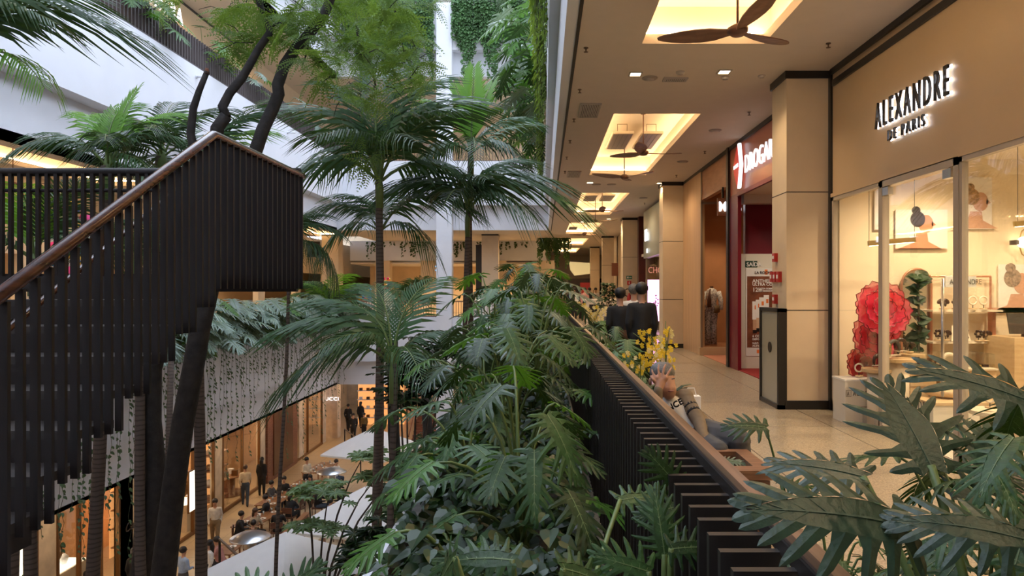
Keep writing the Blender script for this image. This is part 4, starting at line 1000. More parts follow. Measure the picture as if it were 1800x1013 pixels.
def shrub(loc, h, w_, n, label, seed, m, size=.12, name='shrub', pot=True):
    r = random.Random(seed); t = thing(name, label, 'plant', loc); b = MB(); s = MB()
    for i in range(14):
        a = r.uniform(0, 2*PI); e = Vector((math.cos(a)*w_*r.random(), math.sin(a)*w_*r.random(), h*r.uniform(.6, 1)))
        s.tube(curve((0,0,.3), (e.x*.1, e.y*.1, e.z*.6), e, 5), .008, 4)
    for i in range(n):
        q = r.random(); a = r.uniform(0, 2*PI); rr = w_*math.sqrt(r.random())*(.5+.5*math.sin(PI*min(1, q+.2))); p = (math.cos(a)*rr, math.sin(a)*rr, h*(.35+.65*q))
        b.put(HT, orient(p, (math.cos(a), math.sin(a), r.uniform(-.6, .3)), (r.uniform(-.4, .4), -.4, 1), size*r.uniform(.6, 1.4)))
    b.build('foliage', m, t); s.build('stems', M_bark2, t)
    if pot: MB().lathe([(.18, 0), (.25, .4), (.22, .4), (.2, .3), (0, .3)], (0,0,0), 16).build('pot', M_concrete, t, True)
    return t
shrub((2.95, 31.5, F2), 1.9, .45, 260, 'tall dark potted shrub standing before the third pillar', 2, M_pothos, .16)
# ---------------------------------------------------------------- palms
def frond(n=34, w_=.30, droop=.55, up=.45, lsag=.5, seed=0, narrow=.014, fwd=.55):
    r = random.Random(seed); b = MB(); pts = []
    for i in range(13):
        s = i/12; pts.append(Vector((0, s*(1-.18*droop*s), up*s-droop*s*s)))
    b.tube(pts, [.014-.011*i/12 for i in range(13)], 5, 1)
    def at(s):
        f = s*12; k = min(11, int(f)); return pts[k].lerp(pts[k+1], f-k), (pts[k+1]-pts[k]).normalized()
    for s_ in (-1, 1):
        for i in range(n):
            s = .14+.85*(i+.5*(s_ > 0))/n; p, tg = at(min(s, .995)); ln = w_*(math.sin(PI*(.10+.84*s))**.55)*r.uniform(.85, 1.12)
            nx = Vector((s_, 0, 0)); nz = nx.cross(tg)*(s_)
            dr = (nx*(1-.25*s)+tg*(fwd+.5*s)+Vector((0,0,.25))).normalized(); wd = narrow*(1.1-.3*s); sag = lsag*r.uniform(.7, 1.3)
            c = [p, p+dr*ln*.4+Vector((0,0,-.06*sag*ln)), p+dr*ln*.75+Vector((0,0,-.36*sag*ln)), p+dr*ln+Vector((0,0,-.85*sag*ln))]
            wv = tg*wd
            b.add([c[0]-wv*.5, c[0]+wv*.5, c[1]-wv, c[1]+wv, c[2]-wv*.8, c[2]+wv*.8, c[3]], [(0,1,3,2), (2,3,5,4), (4,5,6)], 0)
    return b
FRb = [frond(27, .40, .6, .45, .8, 1, .014), frond(28, .37, .9, .55, 1.1, 2, .014), frond(25, .40, .35, .35, .6, 3, .014), frond(25, .40, 1.1, .5, 1.35, 4, .014), frond(26, .26, .2, .3, .15, 5, .022, .8)]
FR = [f.mesh('frond', [M_palm, M_stem]) for f in FRb]; FRl = [f.mesh('frond', [M_palm_l, M_stem]) for f in (FRb[4], FRb[0])]
def palm(crown, foot, label, L, fr, tr=.09, seed=0, name='palm_tree', group=None, shaft=True):
    """fr: list of (azimuth deg seen from above (0=right,90=away), elevation deg, length factor, mesh)"""
    t = thing(name, label, 'palm', foot, 0, group); f = Vector(foot); c = Vector(crown)-f; r = random.Random(seed)
    if c.length > .5:
        n = max(6, int(c.length/.5)); pts_ = [Vector((c.x*q+.03*math.sin(q*9+seed), c.y*q, c.z*q)) for q in [i/n for i in range(n+1)]]
        MB().tube(pts_, [tr*(1.15-.4*i/n) for i in range(n+1)], 10).build('trunk', M_trunk, t, True)
        if shaft: MB().tube([c*.999+Vector((0,0,-.5)), c+Vector((0,0,-.15)), c+Vector((0,0,.15))], [tr*.85, tr*.9, tr*.4], 10).build('crownshaft', M_stem, t, True)
    for a, e, k, m in fr:
        a, e = math.radians(a), math.radians(e); d = Vector((math.cos(a)*math.cos(e), math.sin(a)*math.cos(e), math.sin(e))); u = Vector((-math.cos(a)*math.sin(e), -math.sin(a)*math.sin(e), math.cos(e)))
        if abs(math.cos(e)) < .2: u = Vector((0, -1, .2))
        place(m, 'frond', t, c+d*.05, d, u, L*k)
    return t
def ring(n, e0, e1, seed, ms, a0=0):
    r = random.Random(seed); return [(a0+360*i/n+r.uniform(-15, 15), r.uniform(e0, e1), r.uniform(.8, 1.1), r.choice(ms)) for i in range(n)]
palm(P(667, 318, 13), (-3.10, 13, F1), 'tall kentia palm with a ringed trunk, left of the two central palms', 2.6,
     [(110, 80, 1.0, FR[0]), (175, 58, .95, FR[1]), (5, 60, 1.0, FR[1]), (150, 70, .9, FR[0]), (35, 70, .95, FR[0]), (-30, 38, .9, FR[0]), (200, 20, .85, FR[3]), (30, 15, .9, FR[1]), (-60, 45, .8, FR[3]), (250, 35, .8, FR[1]), (60, 60, .9, FR[0]), (140, 30, .9, FR[1])], .085, 1)
palm(P(668, 405, 14.2), (-3.35, 14.2, F1), 'second kentia palm right behind the tall central one, lower crown', 1.75,
     [(180, 35, .9, FR[1]), (0, 35, 1.2, FR[1]), (-20, 10, .8, FR[3]), (200, 10, .75, FR[3]), (90, 50, .8, FR[0]), (-90, 30, .7, FR[3]), (160, 55, .8, FR[1])], .07, 2)
palm(P(828, 268, 15), (-1.58, 15, F1), 'tall palm with a bright green young leaf, right of the two central palms', 1.9,
     [(80, 80, 1.0, FRl[0]), (50, 62, .95, FRl[0]), (130, 62, .95, FRl[0]), (170, 55, .9, FRl[1]), (175, 30, .9, FR[0]), (5, 22, .85, FR[2]), (-25, 5, .8, FR[1]), (210, 5, .9, FR[3]), (-80, 15, .8, FR[3]), (150, 10, .9, FR[1]), (30, 40, .9, FR[0])], .07, 3)
palm(P(822, 372, 14), (-1.62, 14, F1), 'slender palm with dark arching fronds below the bright young leaf', 2.3,
     [(0, 36, 1.0, FR[3]), (-20, 48, .9, FR[3]), (180, 45, .85, FR[3]), (200, 30, .8, FR[1]), (-70, 50, .7, FR[3]), (20, 60, .8, FR[1]), (150, 60, .8, FR[1]), (-35, 25, .75, FR[3]), (-100, 30, .7, FR[3])], .06, 4)
palm(P(690, 640, 9), (-1.98, 9, F1), 'low palm with wide arching fronds in front of the central trunks', 1.55,
     [(185, 38, 1.05, FR[1]), (200, 22, .95, FR[3]), (60, 62, .95, FR[0]), (20, 35, .75, FR[1]), (-15, 15, .7, FR[3]), (120, 60, .9, FR[0]), (170, 58, .95, FR[1]), (-60, 30, .7, FR[3]), (235, 35, .8, FR[1])], .05, 5)
palm(P(575, 545, 31.5), (-10.15, 31.5, -1.4), 'pale young palm at the far corner of the opposite gallery', 2.3, ring(8, 25, 65, 3, FR[:2]+[FRl[1]]), .06, 6)
palm(P(725, 545, 36.2), (-6.7, 36.2, F2), 'small palm with pale fronds behind the far gallery railing', 2.2, ring(8, 25, 70, 4, FR[:3]), .07, 7)
palm(P(190, 292, 10.5), (-6.93, 10.5, F1), 'bright green palm behind the landing rail, left of the two', 1.35,
     [(90, 75, .9, FRl[1]), (140, 55, 1.0, FRl[1]), (40, 50, 1.1, FRl[1]), (60, 65, 1.0, FRl[0]), (120, 62, .9, FRl[1]), (180, 30, .9, FR[0]), (0, 30, .9, FR[0]), (-60, 30, .9, FR[1]), (220, 25, .9, FR[1]), (110, 60, .8, FR[0]), (-20, 10, .9, FR[3])], .10, 8)
palm(P(285, 275, 11), (-6.70, 11, F1), 'dark green palm behind the landing rail, right of the two', 1.5,
     [(100, 70, .8, FR[0]), (150, 45, .9, FR[1]), (30, 50, .9, FR[0]), (0, 15, .8, FR[1]), (180, 20, .8, FR[3]), (-70, 30, .8, FR[1]), (240, 30, .8, FR[3])], .10, 9)
palm(P(352, 320, 11.5), (-5.66, 11.5, F1), 'palm with a straight ringed trunk whose frond tips show above the landing corner', 1.7,
     [(40, 62, 1.0, FR[0]), (20, 55, 1.0, FR[2]), (60, 50, 1.0, FRl[1]), (140, 50, .9, FR[2]), (0, 25, .8, FR[1]), (180, 30, .8, FR[1]), (-60, 30, .8, FR[1])], .10, 10)
palm(P(60, 455, 9.5), (-7.0, 9.5, F1), 'leafy palm seen through the balusters of the landing rail', 1.5, ring(11, 15, 65, 6, FR[:3]+FRl), .09, 11)
palm(P(240, 470, 9.8), (-5.50, 9.8, F1), 'palm glimpsed between the stair slats', 1.2, ring(9, 15, 70, 7, FR[:3]+[FRl[1]]), .08, 12)
palm(P(508, 425, 12), (-4.72, 12, F1), 'palm on a very thin leaning trunk peeking out right of the dark landing', .95,
     [(0, 30, 1.0, FR[1]), (-10, 55, .9, FR[1]), (-20, -5, .9, FR[3]), (180, 30, .9, FR[0]), (90, 40, .8, FR[0]), (-60, 10, .9, FR[3]), (10, -10, 1.2, FR[3])], .035, 13)
palm(P(-60, 92, 6), (-5.0, 6.6, F1), 'palm reaching in over the upper left, with long drooping leaflets', 1.5,
     [(10, 42, .95, FR[3]), (-15, 30, .7, FR[1]), (25, 55, .8, FR[1]), (-10, -15, .6, FRl[1]), (90, 50, .8, FR[0]), (180, 30, .8, FR[0]), (-90, 30, .8, FR[1])], .09, 14)
# bare lower trunks of palms whose crowns are above or hidden
def trunk_only(pts_, r0, r1, label, m, name='tree_trunk', group=None, n=10):
    t = thing(name, label, 'tree', (pts_[0][0], pts_[0][1], F1)); f = Vector((pts_[0][0], pts_[0][1], F1)); k = len(pts_)
    MB().tube([f-f]+[Vector(p)-f for p in pts_], [r0*1.1]+[r0+(r1-r0)*i/(k-1) for i in range(k)], n).build('trunk', m, t, True); return t
t = trunk_only([P(288, 1040, 15), P(296, 800, 15), P(303, 560, 15)], .07, .06, 'thin pale palm trunk between the two dark trunks', M_trunk)
t = trunk_only([P(12, 1040, 8.5), P(20, 800, 8.5), P(30, 600, 8.5)], .12, .10, 'palm trunk at the foot of the stairs, farthest left', M_trunk)
t = trunk_only([P(690, 1050, 17), P(700, 900, 17), P(692, 760, 17), P(690, 600, 17)], .16, .13, 'thick dark trunk behind the central palm trunks, left one', M_bark)
t = trunk_only([P(762, 1050, 19), P(748, 900, 19), P(752, 760, 19), P(745, 640, 19)], .17, .12, 'thick dark trunk behind the central palm trunks, right one', M_bark)
# ---------------------------------------------------------------- the feathery tree
def spray(seed):
    r = random.Random(seed); b = MB()
    for k in range(6):
        a = -1.1+2.2*k/5+r.uniform(-.15, .15); L = r.uniform(.75, 1.0); c = Vector((math.sin(a), math.cos(a), 0)); sd = Vector((c.y, -c.x, 0)); o = Vector((0, .12*k/5, 0))
        for i in range(10):
            q = .12+.85*i/9; p = o+c*L*q+Vector((0, 0, -.35*q*q*L)); ll = .17*math.sin(PI*(.15+.8*q))
            for s in (-1, 1):
                e = p+sd*s*ll+c*ll*.5+Vector((0,0,-.03)); b.add([p, p+c*.040+sd*s*ll*.45, e, p-c*.02+sd*s*ll*.5], [(0,1,2,3)])
        b.add([o-sd*.006, o+sd*.006, o+c*L+Vector((0,0,-.35*L))], [(0,1,2)])
    return b
SPR = [spray(1), spray(2)]
tt = thing('feathery_tree', 'tall tree with two dark bare trunks and fine feathery foliage under the skylight', 'tree', (P(290, 1013, 9).x, 9, F1)); f0 = Vector(tt.location)
def limb(ptz, r0, r1, name='branch', m=M_bark, n=10):
    k = len(ptz); return MB().tube([P(*p)-f0 for p in ptz], [r0+(r1-r0)*i/(k-1) for i in range(k)], n).build(name, m, tt, True)
MB().tube([Vector((0,0,0)), P(285, 1030, 9)-f0, P(305, 860, 9)-f0, P(322, 740, 9)-f0, P(340, 645, 9)-f0, P(353, 570, 9)-f0, P(370, 500, 9.1)-f0, P(374, 400, 9.2)-f0, P(376, 300, 9.3)-f0, P(382, 225, 9.3)-f0, P(398, 203, 9.3)-f0],
          [.18, .155, .14, .135, .13, .125, .12, .115, .10, .085, .08], 12).build('trunk', M_bark, tt, True)
limb([(398, 206, 9.3), (391, 188, 9.3), (404, 163, 9.35), (425, 138, 9.4), (440, 112, 9.45), (455, 85, 9.5), (474, 58, 9.55), (473, 48, 9.55), (462, 25, 9.6), (455, 0, 9.65), (450, -60, 9.7), (470, -140, 9.8)], .065, .035)
limb([(372, 480, 9.2), (400, 400, 9.35), (430, 320, 9.45), (452, 258, 9.5), (462, 228, 9.5), (480, 190, 9.6), (490, 165, 9.6), (488, 150, 9.6), (500, 115, 9.7), (520, 85, 9.7), (545, 58, 9.8), (568, 30, 9.85), (580, 0, 9.9), (590, -60, 10), (600, -150, 10.2)], .10, .06)
limb([(376, 330, 9.3), (345, 280, 9.3), (335, 235, 9.3), (340, 190, 9.3), (350, 160, 9.3), (364, 126, 9.3)], .07, .035)
MB().tube([P(363, 130, 9.3)-f0, P(364, 120, 9.3)-f0], [.038, .02], 8).build('broken_tip', mat('broken reddish wood', (.16, .06, .03), .8), tt, True)
limb([(470, 50, 9.6), (490, 40, 9.7), (515, 45, 9.9)], .02, .008); limb([(458, 10, 9.6), (475, 22, 9.8), (480, 35, 9.9)], .015, .006)
limb([(618, -20, 12), (625, 30, 12), (632, 80, 12), (655, 125, 12), (662, 160, 12)], .035, .012); limb([(700, -20, 12), (690, 60, 12), (650, 130, 12)], .03, .01)
limb([(545, 58, 9.8), (540, 90, 9.9), (532, 115, 10)], .02, .006)
fol = MB(); r = random.Random(21)
blobs = [(445, 12, 60, 38, 40), (425, 80, 22, 30, 16), (530, 45, 50, 55, 46), (620, 45, 60, 60, 80), (690, 55, 55, 65, 66), (725, 110, 25, 60, 24), (590, 120, 45, 30, 26), (640, 165, 45, 25, 20), (660, 240, 40, 45, 16), (500, 18, 30, 25, 16), (540, -60, 120, 50, 60), (680, -60, 90, 50, 50), (420, -60, 90, 45, 36), (700, 20, 70, 30, 26), (305, 10, 20, 12, 6), (460, 75, 18, 30, 10)]
for (cx_, cy_, rx, ry, n) in blobs:
    for i in range(int(n*.55)):
        a = r.uniform(0, 2*PI); q = math.sqrt(r.random())*1.1; yy = r.uniform(9.3, 13.5) if cx_ > 560 else r.uniform(9.0, 11); p = P(cx_+math.cos(a)*q*rx, cy_+math.sin(a)*q*ry, yy)-f0
        az = r.uniform(0, 2*PI); fol.put(SPR[i % 2], orient(p, (math.cos(az), math.sin(az), r.uniform(-1.2, .3)), (r.uniform(-.9, .9), r.uniform(-.9, .4), 1), r.uniform(.30, .52)))
fol.build('foliage', M_feather, tt)
tw = MB()
for i in range(60):
    bl = r.choice(blobs[:8]); p = P(bl[0]+r.uniform(-1, 1)*bl[2], bl[1]+r.uniform(-1, 1)*bl[3], r.uniform(9.5, 12))-f0; q = p+Vector((r.uniform(-.5, .5), r.uniform(-.3, .3), r.uniform(-.3, .4))); tw.tube([p, (p+q)/2+Vector((0,0,.06)), q], [.008, .006, .003], 4)
tw.build('twigs', M_bark, tt)
t2 = trunk_only([P(245, 1040, 10), P(262, 930, 10), P(274, 830, 10), P(266, 740, 10), P(268, 650, 10), P(284, 590, 10), P(290, 480, 10), P(300, 380, 10)], .16, .10, 'second dark bare trunk, left of the leaning one, vanishing behind the stairs', M_bark, 'tree_trunk', n=12)
# ---------------------------------------------------------------- small trees below
def rosette(seed, n=9):
    r = random.Random(seed); b = MB()
    for k in range(n):
        a = 2*PI*k/n; c = Vector((math.cos(a), math.sin(a), 0)); s = Vector((-c.y, c.x, 0)); 
        b.add([(0,0,0), c*.45+s*.16+Vector((0,0,.05)), c*.95+s*.09, c*1.1+Vector((0,0,-.16)), c*.95-s*.09, c*.45-s*.16+Vector((0,0,.05))], [(0,1,2,3), (0,3,4,5)])
    return b
RO = rosette(1)
def umbrella_tree(foot, blobs_, label, seed, m, s=.3, name='umbrella_tree', trunk=.05):
    r = random.Random(seed); t = thing(name, label, 'tree', foot); f = Vector(foot); fo = MB(); st = MB()
    cs = [P(*b_[:3])-f for b_ in blobs_]; top = sum(cs, Vector())/len(cs)
    for c, b_ in zip(cs, blobs_):
        st.tube(curve((0,0,0), (0, 0, c.z*.7), c, 7), [trunk, trunk*.9, trunk*.8, trunk*.6, trunk*.5, trunk*.35, trunk*.2], 6)
        for i in range(b_[5]):
            p = c+Vector((r.gauss(0, .5)*b_[3], r.gauss(0, .5)*b_[3], r.gauss(0, .5)*b_[4])); fo.put(RO, orient(p, (r.uniform(-1, 1), r.uniform(-1, 1), 0), (r.uniform(-.3, .3), r.uniform(-.5, .1), 1), s*r.uniform(.6, 1.2)))
            if i % 3 == 0: st.tube([c, p], .008, 4)
    fo.build('foliage', m, t); st.build('stems', M_bark2, t, True); return t
M_pale = mat('pale green rosette leaf', (.13, .22, .10), .4, var=.25, vscale=2, translucent=.2)
umbrella_tree((-5.2, 16, F1), [(580, 860, 16, .6, .08, 15), (540, 856, 16, .3, .06, 6), (690, 880, 16, .6, .15, 14), (640, 800, 16, .6, .12, 12), (720, 812, 16.5, .5, .12, 12), (545, 922, 15.6, .5, .08, 12), (590, 930, 15.4, .3, .08, 7), (665, 835, 16, .55, .12, 12)],
              'young umbrella tree with tiers of pale green leaf rosettes over the restaurant', 3, M_pale, .24)
umbrella_tree((-3.2, 10.2, F1), [(625, 965, 10, .3, .15, 16), (660, 935, 10, .3, .15, 18), (610, 985, 9.8, .25, .1, 8), (690, 955, 10, .25, .1, 10)], 'dark leaved small tree at the bottom between palms and parasol', 4, M_pothos, .17)
umbrella_tree((-2.3, 12, F1), [(735, 645, 12, .45, .4, 40), (760, 680, 12, .3, .3, 24), (700, 650, 12, .4, .3, 24), (715, 700, 12, .35, .2, 20), (790, 610, 12.4, .3, .2, 12)], 'dark broadleaf tree crown behind the low palm', 5, M_pothos, .20)
umbrella_tree((-1.9, 10, F1), [(760, 820, 10, .35, .3, 22), (790, 770, 10, .3, .25, 16), (745, 900, 10, .35, .35, 24), (800, 880, 9.5, .35, .4, 26), (730, 850, 10, .3, .3, 16)], 'dense dark tree crown just outside the trough edge', 6, M_leaf, .20)
# ---------------------------------------------------------------- people
M_skin = mat('skin', (.52, .29, .19), .55, var=.08); M_skin2 = mat('tan skin', (.36, .19, .115), .55)
M_hairb = mat('black hair', (.012, .009, .008), .5, var=.3, vscale=40); M_hairg = mat('grey hair', (.13, .125, .12), .55, var=.5, vscale=70); M_hairbr = mat('brown hair', (.06, .03, .018), .5, var=.3, vscale=40)
def cloth(name, c): return mat(name, c, .85, var=.12, vscale=14)
K = dict(black=cloth('black cloth', (.014, .014, .016)), white=cloth('white cloth', (.72, .69, .64)), cream=cloth('cream shirt', (.62, .52, .38)), beige=cloth('beige cloth', (.38, .30, .20)), khaki=cloth('khaki trousers', (.24, .17, .10)),
         jeans=cloth('blue jeans', (.05, .07, .11)), navy=cloth('navy cloth', (.02, .03, .06)), blue=cloth('light blue shirt', (.30, .40, .58)), olive=cloth('olive jacket', (.16, .11, .04)), grey=cloth('grey cloth', (.07, .07, .075)), pink=cloth('dusty pink cloth', (.45, .22, .20)), brown=cloth('brown cloth', (.12, .06, .035)))
def capsules(name, caps, mats, voxel, parent, smooth_it=6):
    """one continuous skin over tapered limbs; each face takes the cloth of the limb it covers"""
    b = MB()
    for (p0, p1, r0, r1, mi) in caps:
        p0, p1 = Vector(p0), Vector(p1)
        b.ell(p0, r0, 12); b.ell(p1, r1, 12)
        if (p1-p0).length > 1e-4: b.tube([p0, p1], [r0, r1], 12)
    me = b.mesh('tmp', mats[0]); o = bpy.data.objects.new('tmp', me); C.objects.link(o)
    md = o.modifiers.new('r', 'REMESH'); md.mode = 'VOXEL'; md.voxel_size = voxel; md.use_smooth_shade = True
    m2 = o.modifiers.new('s', 'SMOOTH'); m2.factor = .5; m2.iterations = smooth_it
    dg = bpy.context.evaluated_depsgraph_get(); dg.update(); ev = bpy.data.meshes.new_from_object(o.evaluated_get(dg)); bpy.data.objects.remove(o)
    ev.materials.clear()
    for m in mats: ev.materials.append(m)
    cc = [(Vector(a), Vector(b_)-Vector(a), r0, r1, mi) for a, b_, r0, r1, mi in caps]; idx = []
    for p in ev.polygons:
        c = p.center; best = 1e9; bi = 0
        for a, d, r0, r1, mi in cc:
            l = d.length_squared; t = 0 if l < 1e-9 else max(0, min(1, (c-a).dot(d)/l)); q = (c-a-d*t).length-(r0+(r1-r0)*t)
            if q < best: best = q; bi = mi
        idx.append(bi)
    ev.polygons.foreach_set('material_index', idx); ev.polygons.foreach_set('use_smooth', [True]*len(idx)); ev.update()
    ob = bpy.data.objects.new(name, ev); C.objects.link(ob); ob.parent = parent; return ob
def pose_caps(kind, female=False, seed=0):
    r = random.Random(seed); S, T, B, F = 0, 1, 2, 3; c = []; sw = .150 if female else .168; V = Vector
    if kind == 'sit':
        hp = .50; lean = r.uniform(-.12, .04); nk = (0, lean-.02, hp+.56); hd = (r.uniform(-.03, .03), lean-.06, hp+.74)
        for s in (-1, 1):
            k = (s*.12, -.44, .52); f = (s*.13, -.42+r.uniform(-.05, .08), .09)
            c += [((s*.09, 0, hp), k, .10, .072, B), (k, f, .068, .05, B), ((f[0], f[1], .05), (f[0], f[1]-.14, .035), .042, .032, F)]
            e = (s*.25, lean-.12, hp+.26); h = (s*.12, -.42, .76)
            c += [((s*sw, lean, hp+.48), e, .066, .052, T), (e, (s*.16, -.33, .75), .048, .036, T), ((s*.15, -.35, .755), h, .03, .026, S)]
        c += [((0, .02, hp+.02), (0, lean*.5, hp+.2), .165, .15, T), ((0, lean*.5, hp+.2), (0, lean, hp+.42), .15, .155, T), ((-sw*.75, lean, hp+.47), (sw*.75, lean, hp+.47), .075, .075, T)]
    else:
        st = .22 if kind == 'walk' else .04; nk = (0, -.01, 1.48); hd = (0, -.02, 1.64)
        for s in (-1, 1):
            k = (s*.095, -s*st*.5-.03, .50); f = (s*.10, -s*st+(.05 if kind == 'walk' else 0), .09)
            c += [((s*.085, 0, .90), k, .108, .078, B), (k, f, .074, .056, B), ((f[0], f[1]+.02, .045), (f[0], f[1]-.14, .035), .045, .035, F)]
            e = (s*(sw+.045), s*st*.35+.03, 1.13); h = (s*(sw+.02), s*st*.6-.07, .88)
            if kind == 'hold': h = (s*.10, -.26, 1.10); e = (s*(sw+.05), -.02, 1.14)
            c += [((s*sw, 0, 1.39), e, .068, .054, T), (e, tuple(V(e).lerp(V(h), .85)), .05, .038, T), (tuple(V(e).lerp(V(h), .85)), h, .028, .03, S), (h, (h[0], h[1]-.02, h[2]-.07), .03, .018, S)]
        c += [((0, 0, .92), (0, 0, 1.06), .15, .13, B), ((0, 0, 1.0), (0, 0, 1.32), .135 if not female else .12, .13, T), ((-sw*.75, 0, 1.385), (sw*.75, 0, 1.385), .078, .078, T), ((-.06, 0, 1.12), (-.06, 0, 1.36), .09, .10, T), ((.06, 0, 1.12), (.06, 0, 1.36), .09, .10, T)]
    n2 = V(nk); h2 = V(hd)
    c += [(tuple(n2-V((0, 0, .05))), tuple(h2-V((0, 0, .06))), .060, .058, S), (tuple(h2+V((0, .015, .03))), tuple(h2+V((0, -.02, -.045))), .088, .066, S), (tuple(h2+V((0, -.092, -.005))), tuple(h2+V((0, -.088, -.02))), .014, .016, S)]
    return c, h2, nk
def person(loc, rz, kind, top, bottom, hair, label, seed=0, female=False, skin=None, scale=1.0, voxel=.026, long_hair=None, group=None, beard=False, extras=()):
    t = thing('person', label, 'person', loc, rz, group); t.scale = (scale,)*3
    caps, h, nk = pose_caps(kind, female, seed)
    capsules('body', caps, [skin or M_skin, K[top], K[bottom], K['black']], voxel, t, 4)
    b = MB(); b.ell(h+Vector((0, .026, .045)), (.104, .112, .105), 14)
    if long_hair or female:
        b.tube([h+Vector((0, .05, .05)), h+Vector((0, .085, -.1)), h+Vector((0, .10, -.3))], [.09, .095, .05], 10, flat=.8)
    b.build('hair', hair, t, True)
    if beard: MB().ell(h+Vector((0, -.045, -.085)), (.06, .055, .05), 10).build('beard', hair, t, True)
    e = MB()
    for s in (-1, 1): e.ell(h+Vector((s*.034, -.088, .015)), (.011, .008, .007), 6)
    e.build('eyes', M_hairb, t)
    if kind == 'sit' and top == 'blue': pass
    return t
def gf(px, pyf, H=F1): y = -H*1230/(pyf-508); return Vector(((px-955)/1230*y, y, F1))
def gh(px, pyh, hh): y = -(F1+hh)*1230/(pyh-508); return Vector(((px-955)/1230*y, y, F1))
def P0(a): return math.radians(a)
person(gf(378, 962), P0(20), 'walk', 'white', 'khaki', M_hairb, 'man in white shirt and khaki trousers walking past the left shops', 1)
person(gf(431, 889), P0(200), 'walk', 'cream', 'jeans', M_hairbr, 'man in cream tee and jeans seen from behind at the shop window', 2)
person(gf(460, 872), P0(190), 'stand', 'black', 'black', M_hairb, 'woman in black with long dark hair looking into the shop window', 3, True)
person(gf(612, 757), P0(180), 'walk', 'black', 'black', M_hairb, 'man in dark jacket walking away on the far walkway', 4)
person(gf(634, 752), P0(175), 'walk', 'black', 'black', M_hairb, 'long haired woman in black walking away beside the dark jacketed man', 5, True)
person(gf(621, 777), P0(10), 'walk', 'black', 'black', M_hairb, 'man all in black coming toward the restaurant on the walkway', 6)
person(gf(640, 772), P0(-5), 'stand', 'olive', 'black', M_hairb, 'person in olive jacket beside the man in black', 7, scale=.93)
person(gf(539, 872), P0(60), 'hold', 'cream', 'black', M_hairb, 'waiter in cream shirt standing at a wooden table', 8)
person(gf(712, 728), P0(30), 'stand', 'beige', 'brown', M_hairb, 'lone person in beige top far back between the dark trunks', 9)
person(gh(236, 968, 1.68), P0(185), 'stand', 'black', 'black', M_hairb, 'woman in black dress with long hair at the bottom of the left shopfronts', 10, True)
person(gh(322, 968, 1.66), P0(150), 'hold', 'blue', 'grey', M_hairb, 'person in light blue shirt beside the dark trunks, seen from behind', 11)
person(gh(368, 958, 1.62), P0(-60), 'stand', 'white', 'black', M_hairb, 'dark haired woman in a white cardigan next to the black rail', 12, True)
person(gh(160, 992, 1.64), P0(0), 'stand', 'black', 'black', M_hairbr, 'dark haired woman whose head shows below the watch display', 13, True)
person(gh(389, 952, 1.2), P0(-80), 'sit', 'pink', 'black', M_hairb, 'diner in pink top at the small table by the black rail', 14)
# seated diners: (px, py of the head, facing, top, hair, female, label)
M_chair = wood_mat('dark restaurant chair wood', (.09, .035, .02), (.16, .07, .04), .4)
def mk_chair(loc, rz, label):
    t = thing('dining_chair', label, 'chair', loc, rz, 'chairs of the restaurant')
    MB().box(-.22, .22, -.22, .22, .42, .46).build('seat', M_chair, t)
    b = MB(); b.prism([(-.22, .62), (.22, .62), (.22, .84), (-.22, .84)], (0, .20, 0), (1,0,0), (0,0,1), -.03); b.build('backrest', M_chair, t)
    for x in (-.2, .2):
        for y in (-.2, .2): MB().tube([(x, y, 0), (x*.95, y, .42 if y < 0 else .84)], .018, 6).build('leg', M_chair, t)
    return t
chair0 = None
diners = [(420, 905, 110, 'black', M_hairb, 0, 'diner in black at the booth end nearest the shops'), (444, 899, 70, 'beige', M_hairbr, 1, 'woman in beige with long hair beside the diner in black'), (466, 876, -80, 'black', M_hairb, 0, 'diner in black with his back to the dark heater'),
          (499, 842, 10, 'black', M_hairb, 0, 'man in black tee facing the camera at a wooden table'), (477, 850, 80, 'grey', M_hairb, 0, 'man in grey at the end of a wooden table under the timber shopfront'), (509, 873, 170, 'black', M_hairb, 1, 'woman in black seen from behind at the long wooden table'),
          (524, 859, -100, 'beige', M_hairb, 1, 'woman in a sleeveless beige top turned to her left'), (547, 838, 0, 'black', M_hairb, 1, 'smiling woman in black with long black hair'), (443, 922, 180, 'brown', M_hairb, 0, 'diner in brown behind the nearer heater'), (488, 897, 190, 'black', M_hairb, 0, 'diner in black leaning on the timber partition'),
          (588, 812, 60, 'white', M_hairb, 0, 'person in white shirt seated left of the waiter, before the parasol'), (577, 883, 120, 'blue', M_hairb, 0, 'diner in pale blue shirt behind the pale green leaves'), (619, 872, 30, 'black', M_hairb, 0, 'diner in a dark jacket at a white table'),
          (638, 868, -40, 'pink', M_hairbr, 1, 'woman in pink at a white table'), (600, 893, 160, 'white', M_hairbr, 1, 'woman in white at a white table among pale leaves'), (645, 905, -30, 'navy', M_hairb, 0, 'diner in navy beside the ringed trunk'),
          (655, 840, 20, 'brown', M_hairb, 0, 'diner in brown near the white parasol pole'), (772, 868, 60, 'white', M_hairb, 0, 'diner in white half hidden by dark leaves'), (730, 850, 0, 'blue', M_hairbr, 1, 'woman in blue glimpsed between trunks and leaves'), (775, 905, 120, 'jeans', M_hairb, 0, 'diner in denim blue at the white terrace table'),
          (560, 858, 90, 'black', M_hairb, 0, 'man in black at the table behind the round heater'), (601, 856, -60, 'black', M_hairb, 0, 'man in black below the farther heater')]
